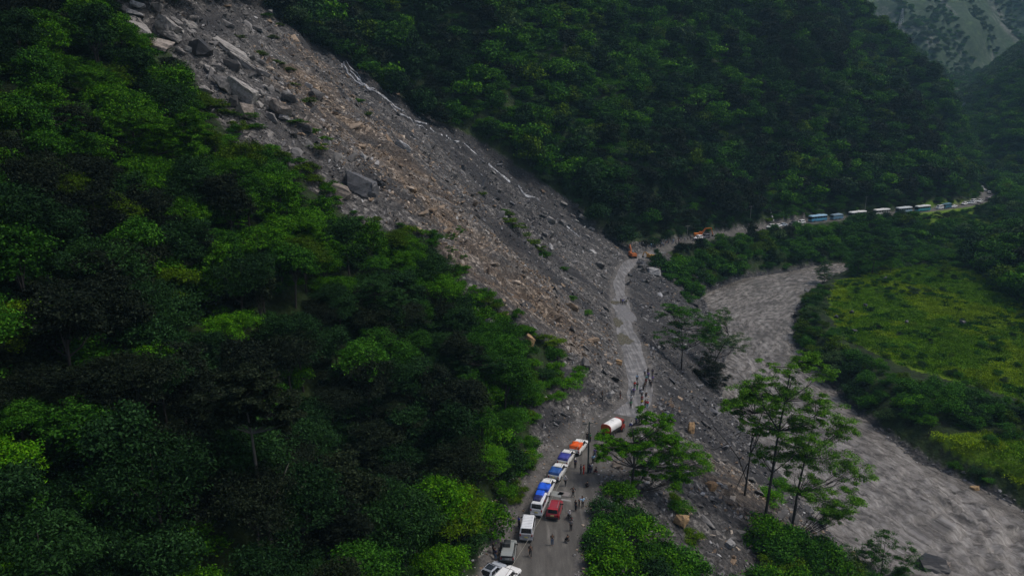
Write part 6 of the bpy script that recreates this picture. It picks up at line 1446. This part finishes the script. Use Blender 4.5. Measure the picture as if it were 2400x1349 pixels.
# ---------------------------------------------------------------- people
def skinned(name, V, E, Rr, mat, sub_lv=1):
    me = bpy.data.meshes.new(name); me.from_pydata(V, E, []); me.update()
    o = bpy.data.objects.new('tmp', me); COL.objects.link(o)
    sk = o.modifiers.new('s', 'SKIN'); sk.use_smooth_shade = True
    for i, r in enumerate(Rr): me.skin_vertices[0].data[i].radius = (r, r) if not hasattr(r, '__len__') else r
    me.skin_vertices[0].data[0].use_root = True
    sb = o.modifiers.new('b', 'SUBSURF'); sb.levels = sub_lv; sb.render_levels = sub_lv
    dg = bpy.context.evaluated_depsgraph_get(); out = bpy.data.meshes.new_from_object(o.evaluated_get(dg)); out.name = name
    bpy.data.objects.remove(o); out.materials.clear(); out.materials.append(mat); return out
def figure(pose):
    J = {'pel': (0, 0, .93), 'spi': (0.0, 0, 1.13), 'che': (0.01, 0, 1.33), 'nek': (0.0, 0, 1.47), 'hed': (0.02, 0, 1.58), 'top': (0.01, 0, 1.67), 'nos': (0.115, 0, 1.58)}
    for s, t in ((1, 'l'), (-1, 'r')):
        J['sh' + t] = (0, .175 * s, 1.40); J['el' + t] = (-.02, .235 * s, 1.13); J['wr' + t] = (.05, .235 * s, .89); J['hp' + t] = (0, .095 * s, .88); J['kn' + t] = (.03, .10 * s, .48); J['an' + t] = (0, .10 * s, .07); J['to' + t] = (.16, .115 * s, .03)
    def mv(k, x=0, y=0, z=0): J[k] = (J[k][0] + x, J[k][1] + y, J[k][2] + z)
    if pose == 'walk':
        J['knl'] = (.20, .10, .50); J['anl'] = (.30, .10, .10); J['tol'] = (.45, .11, .06); J['knr'] = (-.06, -.10, .49); J['anr'] = (-.30, -.10, .12); J['tor'] = (-.17, -.11, .03); mv('ell', -.12); mv('wrl', -.12); mv('elr', .12); mv('wrr', .22, 0, .06)
    if pose == 'akimbo':
        for s, t in ((1, 'l'), (-1, 'r')): J['el' + t] = (-.06, .40 * s, 1.17); J['wr' + t] = (.06, .20 * s, .98)
        J['anl'] = (0, .19, .07); J['tol'] = (.15, .22, .03); J['anr'] = (0, -.19, .07); J['tor'] = (.15, -.22, .03)
    if pose == 'point': J['elr'] = (.10, -.42, 1.33); J['wrr'] = (.18, -.66, 1.36); J['ell'] = (.05, .36, 1.22); J['wrl'] = (.20, .50, 1.22)
    if pose == 'bag': J['elr'] = (.08, -.24, 1.14); J['wrr'] = (.26, -.12, 1.22); J['ell'] = (.08, .24, 1.14); J['wrl'] = (.26, .12, 1.22)
    if pose in ('sit', 'crouch'):
        dz = -.50 if pose == 'sit' else -.60
        for k in ('pel', 'spi', 'che', 'nek', 'hed', 'top', 'nos', 'shl', 'shr', 'ell', 'elr', 'wrl', 'wrr', 'hpl', 'hpr'): mv(k, 0 if k in ('pel', 'hpl', 'hpr') else .10, 0, dz)
        for s, t in ((1, 'l'), (-1, 'r')): J['kn' + t] = (.40, .14 * s, .50); J['an' + t] = (.38 if pose == 'sit' else .12, .13 * s, .07); J['to' + t] = (.53 if pose == 'sit' else .28, .15 * s, .03); J['wr' + t] = (.36, .14 * s, .60); J['el' + t] = (.14, .22 * s, .66)
    if pose == 'lean':
        for k, a in (('spi', .10), ('che', .26), ('nek', .38), ('hed', .46), ('top', .50), ('nos', .55), ('shl', .30), ('shr', .30), ('ell', .40), ('elr', .40), ('wrl', .55), ('wrr', .55)): mv(k, a, 0, -a * .35)
    if pose == 'ride':
        for k in ('pel', 'spi', 'che', 'nek', 'hed', 'top', 'nos', 'shl', 'shr', 'hpl', 'hpr'): mv(k, .0 if k in ('pel', 'hpl', 'hpr') else .06, 0, -.08)
        for s, t in ((1, 'l'), (-1, 'r')): J['kn' + t] = (.36, .20 * s, .70); J['an' + t] = (.22, .22 * s, .30); J['to' + t] = (.38, .24 * s, .27); J['el' + t] = (.26, .28 * s, 1.12); J['wr' + t] = (.50, .30 * s, 1.04)
    R0 = {'pel': (.125, .10), 'spi': (.115, .09), 'che': (.135, .10), 'nek': .05, 'hed': (.082, .092), 'top': (.07, .07), 'nos': .014, 'sh': .058, 'el': .040, 'wr': .028, 'hp': .085, 'kn': .058, 'an': .040, 'to': .034}
    def rad(k): return R0.get(k, R0.get(k[:2]))
    names = ['pel', 'spi', 'che', 'nek', 'hed', 'top', 'nos']; E = [('pel', 'spi'), ('spi', 'che'), ('che', 'nek'), ('nek', 'hed'), ('hed', 'top'), ('hed', 'nos')]
    for t in 'lr': names += ['sh' + t, 'el' + t, 'wr' + t, 'hp' + t, 'kn' + t, 'an' + t, 'to' + t]; E += [('che', 'sh' + t), ('sh' + t, 'el' + t), ('el' + t, 'wr' + t), ('pel', 'hp' + t), ('hp' + t, 'kn' + t), ('kn' + t, 'an' + t), ('an' + t, 'to' + t)]
    V = [J[k] for k in names]; R_ = [rad(k) for k in names]; ix = {k: i for i, k in enumerate(names)}; Ei = [(ix[a], ix[b]) for a, b in E]
    # palm, four fingers and a thumb on each hand
    for s, t in ((1, 'l'), (-1, 'r')):
        w = Vector(J['wr' + t]); d = (w - Vector(J['el' + t])).normalized(); sd = d.cross(Vector((0, s, 0))).normalized() if abs(d.y) < .9 else Vector((1, 0, 0))
        pm = w + d * .055; ip = len(V); V.append(tuple(pm)); R_.append((.028, .018)); Ei.append((ix['wr' + t], ip))
        for f, L in ((-.026, .062), (-.009, .072), (.009, .068), (.026, .054)):
            b = len(V); V.append(tuple(pm + sd * f + d * .035)); V.append(tuple(pm + sd * f * 1.15 + d * (.035 + L * .9) + Vector((0, -s * .012, 0)))); R_ += [.009, .007]; Ei += [(ip, b), (b, b + 1)]
        b = len(V); V.append(tuple(pm + sd * -.045 + d * .0)); V.append(tuple(pm + sd * -.062 + d * .035)); R_ += [.010, .008]; Ei += [(ip, b), (b, b + 1)]
    M_sk = paint('brown_skin', (0.20, 0.105, 0.062), 0.55, dirt=0.05)
    body = skinned('person', V, Ei, R_, M_sk)
    def shell(nm, keys, edges, grow, extra=None):
        ks = list(keys); i2 = {k: i for i, k in enumerate(ks)}; rr = []
        for k in ks:
            r = rad(k); g = grow.get(k, grow.get(k[:2], .018)); rr.append(tuple(q + g for q in r) if hasattr(r, '__len__') else r + g)
        VV = [J[k] for k in ks]
        return skinned(nm, VV, [(i2[a], i2[b]) for a, b in edges], rr, M_sk)
    shirt = shell('shirt', ['pel', 'spi', 'che', 'shl', 'ell', 'shr', 'elr'], [('pel', 'spi'), ('spi', 'che'), ('che', 'shl'), ('shl', 'ell'), ('che', 'shr'), ('shr', 'elr')], {'pel': .02, 'spi': .022, 'che': .018, 'sh': .02, 'el': .018})
    trs = shell('trousers', ['pel', 'hpl', 'knl', 'anl', 'hpr', 'knr', 'anr'], [('pel', 'hpl'), ('hpl', 'knl'), ('knl', 'anl'), ('pel', 'hpr'), ('hpr', 'knr'), ('knr', 'anr')], {'pel': .008, 'hp': .02, 'kn': .02, 'an': .022})
    h = Vector(J['hed']); bm = bmesh.new(); bmesh.ops.create_icosphere(bm, subdivisions=2, radius=.108)
    bmesh.ops.delete(bm, geom=[v for v in bm.verts if v.co.z < -.01 + max(0, v.co.x) * .6], context='VERTS')
    for v in bm.verts: v.co += h + Vector((-.012, 0, .028))
    hair = bpy.data.meshes.new('hair'); bm.to_mesh(hair); bm.free(); hair.materials.append(M_sk)
    return body, shirt, trs, hair
FIG = {p: figure(p) for p in ('stand', 'walk', 'akimbo', 'point', 'bag', 'sit', 'crouch', 'lean', 'ride')}
CL = {'black': (0.012, 0.012, 0.014), 'navy': (0.014, 0.018, 0.06), 'white': (0.60, 0.61, 0.63), 'light blue': (0.26, 0.46, 0.66), 'pale grey': (0.42, 0.44, 0.47), 'red': (0.60, 0.03, 0.015), 'dark red': (0.20, 0.012, 0.018), 'crimson': (0.45, 0.01, 0.03), 'blue': (0.02, 0.04, 0.32), 'denim': (0.06, 0.10, 0.17),
      'green': (0.02, 0.20, 0.09), 'olive': (0.08, 0.09, 0.03), 'yellow': (0.55, 0.42, 0.03), 'purple': (0.13, 0.08, 0.30), 'teal': (0.06, 0.26, 0.28), 'grey': (0.14, 0.14, 0.15), 'maroon': (0.12, 0.015, 0.02)}
def cloth(c): return paint('cloth_' + c.replace(' ', '_'), CL[c], 0.8, dirt=0.15, scale=4)
M_hair = paint('black_hair', (0.008, 0.007, 0.006), 0.6, dirt=0); M_helm = paint('white_helmet', (0.72, 0.72, 0.72), 0.25, dirt=0.05)
def person(x, y, z, yaw, pose, top, leg, label, head='hair', sc=1.0, group=None):
    body, shirt, trs, hair = FIG[pose]
    o = link('person', body, loc=(x, y, z), rz=yaw, label=label, cat='person', group=group); o.scale = (sc,) * 3
    for nm, me, m in (('shirt', shirt, cloth(top)), ('trousers', trs, cloth(leg)), (('helmet' if head == 'helmet' else 'hair'), hair, M_helm if head == 'helmet' else (cloth(head) if head in CL else M_hair))):
        c = link(nm, me, o); c.material_slots[0].link = 'OBJECT'; c.material_slots[0].material = m
        if head == 'helmet' and nm == 'helmet': c.scale = (1.0, 1.0, 1.0)
    return o
def foot(u, v):
    x, y = spot(u, v, 0.0); g = float(ground(x, y)); 
    if g > 0.4 or g < -0.6: x, y, g = hits([(u, v)])[0][0]
    return x, y, max(g, 0.05) if g > -0.3 else g
Gn = 'people waiting on the near road'
PEO = [(1243, 1304, -1.6, 'walk', 'black', 'black', 'person in black walking on the road behind the silver minibus'), (1294, 1278, -1.6, 'stand', 'black', 'denim', 'person in black jacket and blue jeans alone mid road'), (1331, 1272, 2.2, 'sit', 'black', 'black', 'person in black sitting at the right road edge'),
       (1338, 1244, 1.4, 'stand', 'grey', 'black', 'person in dark clothes standing behind the motorcycle'), (1349, 1197, 0.6, 'stand', 'black', 'black', 'slim person in black beside the two in pale shirts'), (1365, 1190, -1.2, 'point', 'light blue', 'black', 'person in light blue shirt with both arms out'),
       (1357, 1186, 0.3, 'lean', 'pale grey', 'black', 'person in a pale shirt bending forward left of the light blue shirt'), (1343, 1165, -1.7, 'akimbo', 'black', 'black', 'person in black with hands on hips above the red car'), (1325, 1139, 1.2, 'walk', 'pale grey', 'black', 'person with a pale cap walking ahead of the red car', 'white'),
       (1348, 1098, 1.0, 'stand', 'navy', 'black', 'person in navy with a white helmet beside the pickups', 'helmet'), (1361, 1111, 0.2, 'stand', 'navy', 'black', 'person in navy just left of the red clothes'), (1368, 1112, 2.8, 'point', 'red', 'red', 'person all in bright red near the dark pole'),
       (1386, 1108, 2.0, 'stand', 'white', 'denim', 'person in white top and jeans right of the dark pole'), (1382, 1109, 1.0, 'stand', 'navy', 'navy', 'person in dark blue half behind the white top'), (1398, 1110, 2.5, 'sit', 'black', 'maroon', 'person in dark clothes sitting at the bushes right of the pole'),
       (1390, 1088, 1.5, 'stand', 'light blue', 'black', 'person in light blue shirt and black trousers above the pole foot'), (1394, 1072, 1.9, 'stand', 'purple', 'denim', 'person in a purple top right of the pole'), (1400, 1076, 1.2, 'stand', 'olive', 'olive', 'person in olive clothes between purple top and white top'),
       (1406, 1076, 2.2, 'stand', 'pale grey', 'denim', 'person in a pale top and jeans beside the olive clothes'), (1413, 1076, 2.4, 'stand', 'white', 'black', 'person in a white top and black trousers, rightmost under the tree'), (1404, 1062, 1.6, 'stand', 'dark red', 'black', 'person in dark red behind the purple top'),
       (1383, 1036, 0.4, 'stand', 'green', 'black', 'person with a bright green top in front of the orange load pickup'), (1401, 1032, 1.8, 'stand', 'black', 'black', 'person in black between the green top and the tanker'), (1216, 1236, 0.5, 'stand', 'blue', 'navy', 'person in blue squeezed left of the silver minibus'),
       (1156, 1298, 0.4, 'stand', 'black', 'black', 'person in black left of the car with raised tailgate'), (1161, 1312, 0.9, 'stand', 'navy', 'denim', 'person in navy and jeans left of the raised tailgate'), (1378, 1142, 2.6, 'crouch', 'black', 'black', 'person in black crouching at the bushes on the right'),
       (1376, 1034, 1.4, 'stand', 'black', 'black', 'person in black in front of the foremost pickup')]
PEO2 = [(1493, 895, 1.5, 'walk', 'light blue', 'black', 'person in light blue walking alone up the muddy track'), (1511, 882, 1.4, 'stand', 'white', 'black', 'person in white at the upper left of the crowd'), (1518, 880, 1.5, 'stand', 'black', 'black', 'person in black leading the crowd'), (1519, 889, 1.2, 'stand', 'purple', 'navy', 'person in purple near the front of the crowd'),
        (1529, 882, 1.6, 'stand', 'navy', 'black', 'person in navy at the right edge of the crowd'), (1529, 898, 1.6, 'stand', 'purple', 'grey', 'person in grey purple at the right edge, lower down'), (1514, 897, 1.4, 'stand', 'teal', 'black', 'person in a teal top in the crowd'), (1513, 905, 1.4, 'stand', 'maroon', 'black', 'person in maroon below the teal top'),
        (1522, 905, 1.2, 'bag', 'black', 'black', 'person in black carrying a white sack', 'white'), (1525, 910, 1.5, 'stand', 'black', 'black', 'person in black right behind the white sack'), (1487, 912, 1.5, 'stand', 'red', 'black', 'person in red with a green head cloth', 'green'), (1493, 914, 1.5, 'stand', 'black', 'green', 'person in black and green beside the red shirt'),
        (1480, 926, 1.4, 'stand', 'white', 'denim', 'person in white at the left rim of the track'), (1485, 927, 1.4, 'stand', 'purple', 'navy', 'person in violet beside the white shirt on the left rim'), (1500, 924, 1.3, 'stand', 'white', 'navy', 'person in white with navy sleeves mid track'), (1504, 932, 1.2, 'stand', 'white', 'black', 'person in white in the centre of the crowd'),
        (1508, 918, 1.2, 'stand', 'black', 'black', 'person in black with a raised load mid crowd'), (1511, 913, 1.8, 'walk', 'black', 'grey', 'person in black and grey walking mid crowd'), (1515, 930, 1.8, 'crouch', 'black', 'black', 'person in black crouching with a white bundle', 'white'), (1479, 945, 1.5, 'stand', 'pale grey', 'grey', 'person in pale grey low on the left rim'),
        (1504, 946, 1.5, 'stand', 'dark red', 'black', 'person in dark red above the yellow shirt'), (1504, 955, 1.6, 'stand', 'yellow', 'black', 'person in a yellow shirt above the tanker'), (1503, 962, 1.6, 'stand', 'white', 'black', 'person in white nearest the treetop by the tanker'), (1512, 956, 1.6, 'stand', 'dark red', 'black', 'person in dark red left of the crimson shirt'),
        (1517, 958, 1.6, 'stand', 'crimson', 'teal', 'person in crimson at the right, above the treetop'), (1478, 958, 1.5, 'stand', 'green', 'black', 'person in dull green at the left above the tanker'), (1498, 993, 2.6, 'stand', 'black', 'black', 'person in black under the tree right of the tanker'), (1491, 996, 2.2, 'stand', 'blue', 'navy', 'person in blue under the tree right of the tanker'),
        (1481, 1000, 2.4, 'sit', 'white', 'blue', 'person in white sitting right of the tanker cab'), (1504, 990, 2.7, 'stand', 'grey', 'black', 'person in grey under the tree, furthest right of the tanker'), (1455, 712, 1.5, 'stand', 'black', 'black', 'person in black, leftmost of the few by the puddle'), (1459, 714, 1.5, 'stand', 'blue', 'black', 'person in blue, second of the few by the puddle'),
        (1463, 714, 1.5, 'stand', 'pale grey', 'black', 'person in pale grey, third of the few by the puddle'), (1467, 715, 1.5, 'stand', 'olive', 'black', 'person in olive, rightmost of the few by the puddle'), (1411, 934, 0.2, 'stand', 'black', 'black', 'person in black alone on the rubble left of the crowd'), (1453, 938, 0.2, 'stand', 'black', 'maroon', 'person in dark red trousers on the rubble beside the crowd')]
for grp, lst in ((Gn, PEO), ('people crossing the slide on foot', PEO2)):
    for q in lst:
        u, v, yaw, pose, tp_, lg, lb = q[:7]; x, y, z = foot(u, v)
        if pose == 'sit': z -= 0.02
        person(x, y, z, yaw, pose, tp_, lg, lb, q[7] if len(q) > 7 else 'hair', 1.14, grp)
LAND += [('the orange digger arm over the road', *on_road(1632, 553, 1.4)[:2]), ('the start of the green hedge', *spot(1560, 573, 0)), ('the two diggers on the rubble', *spot(1500, 590, 0)), ('the dark cliff foot', *spot(1510, 572, 0))]
rgq = np.random.default_rng(3); lab = []
for (u, v) in [(1514, 571), (1522, 571), (1504, 574), (1507, 577), (1515, 579), (1521, 580), (1526, 580), (1531, 579), (1536, 580), (1541, 578), (1548, 580), (1549, 573), (1555, 568), (1551, 578), (1555, 578), (1563, 575), (1575, 573), (1584, 573), (1578, 570), (1591, 571), (1590, 567), (1596, 566), (1605, 565), (1535, 575), (1499, 574), (1567, 572), (1560, 570), (1612, 564), (1618, 563), (1528, 573)]:
    x, y, z = foot(u, v); tp_ = ['white', 'white', 'white', 'pale grey', 'navy', 'light blue', 'black', 'dark red'][int(rgq.integers(8))]; lg = ['black', 'navy', 'denim'][int(rgq.integers(3))]
    o = person(x, y, z, rgq.uniform(0, 6.28), 'stand' if rgq.random() < .7 else 'walk', tp_, lg, '', sc=1.25, group='crowd waiting beyond the slide'); lab.append((o, f'person in {tp_} top', x, y))
rank_labels(lab, [l[0] for l in LAND[-4:]])
# motorcycles
def bike(x, y, z, rz, label, col=(0.02, 0.02, 0.025)):
    o = thing('motorcycle', x, y, z, rz, label, 'motorcycle')
    for wx in (-0.62, 0.66):
        t = Part().cyl((wx, -.06, .30), (wx, .06, .30), .30, 18).mesh('tyre', M_tyre); w_ = link('wheel', t, o); link('rim', Part().cyl((wx, -.07, .30), (wx, .07, .30), .19, 12).mesh('rim', M_rim), w_)
    sub('engine', Part().box((0.02, 0, .42), (.42, .30, .32)), M_rim, o); sub('fuel_tank', Part().hull([(-.05, .68, .76, .86, .08, .12, .08), (.1, .66, .78, .94, .12, .16, .10), (.38, .66, .76, .88, .06, .10, .06)]), paint('bike_%d' % int(col[0] * 99), col, .3, coat=.5), o)
    sub('seat', Part().box((-.38, 0, .78), (.62, .24, .10)), M_black, o); sub('fork', Part().beam((.66, -.09, .30), (.42, -.07, .95), .05).beam((.66, .09, .30), (.42, .07, .95), .05), M_chrome, o)
    sub('handlebar', Part().beam((.42, -.36, 1.02), (.42, .36, 1.02), .04), M_black, o); sub('headlight', Part().cyl((.50, 0, .86), (.60, 0, .86), .09, 10), M_lamp, o); sub('tail_light', Part().box((-.76, 0, .72), (.06, .14, .08)), M_red, o)
    sub('exhaust', Part().cyl((-.1, -.17, .30), (-.75, -.20, .36), .05, 8), M_chrome, o); return o
x, y, z = foot(1336, 1218); bike(x, y, z, 1.9, 'dark motorcycle at the right road edge below the pale shirts'); person(x - 0.05, y, z + 0.02, 1.9, 'ride', 'pale grey', 'black', 'rider in a pale shirt and white helmet on the motorcycle', 'helmet', 1.0, Gn)
x, y, rz = on_road(2292, 462, 0.6); bike(x, y, 0.06, rz + math.pi, 'tiny motorcycle riding alone through the road bend'); person(x, y, 0.08, rz + math.pi, 'ride', 'black', 'black', 'rider in black on the tiny motorcycle in the bend', 'hair', 1.0)
for k, u in enumerate((1619, 1624)):
    x, y, rz = on_road(u, 562, -1.0 - k * .4); bike(x, y, 0.06, rz + 2.9, ['motorcycle parked left of the white car under the digger arm', 'motorcycle parked nearest the white car under the digger arm'][k], (0.10 * k + .02, .02, .12))
# far glimpse of the river
P = []
for k in range(14):
    t = k / 13; D_ = ray(2246 + 24 * t + 4 * math.sin(5 * t), 264 - 24 * t); T_ = np.arange(700, 1500, 3.0); gz = H(D_[0] * T_, D_[1] * T_); zz = CAM_H + D_[2] * T_; i = int(np.argmax(zz < gz)) if (zz < gz).any() else 60
    c = np.array([D_[0] * T_[i], D_[1] * T_[i]]); w_ = 5.5 + 3 * math.sin(3 * t)
    for a in (-1, 0, 1): P.append((c[0] + a * w_, c[1] + a * w_ * .15, float(H(c[0] + a * w_, c[1] + a * w_ * .15)) + 2.0))
me = mesh_from('river', np.array(P), grid_faces(14, 3), [M_foam], {'flow': ('FLOAT_VECTOR', np.array(P, np.float32) * 0.1)}, smooth=True); link('river', me, kind='structure')

# ---------------------------------------------------------------- valley air
def haze_box(x0, x1, y0, y1, z0, z1, dens, col):
    m = bpy.data.materials.new('valley_air'); m.use_nodes = True; nt = m.node_tree; nt.nodes.clear(); o_ = nt.nodes.new('ShaderNodeOutputMaterial'); v = nt.nodes.new('ShaderNodeVolumePrincipled')
    v.inputs['Color'].default_value = (*col, 1); v.inputs['Density'].default_value = dens; v.inputs['Anisotropy'].default_value = 0.0; nt.links.new(v.outputs[0], o_.inputs['Volume'])
    P = Part().box(((x0 + x1) / 2, (y0 + y1) / 2, (z0 + z1) / 2), (x1 - x0, y1 - y0, z1 - z0)); link('haze', P.mesh('haze', m), kind='stuff', label='thin bluish haze filling the valley')
haze_box(-420, 2420, -60, 3100, -60, 700, 0.00011, (0.42, 0.76, 1.0))
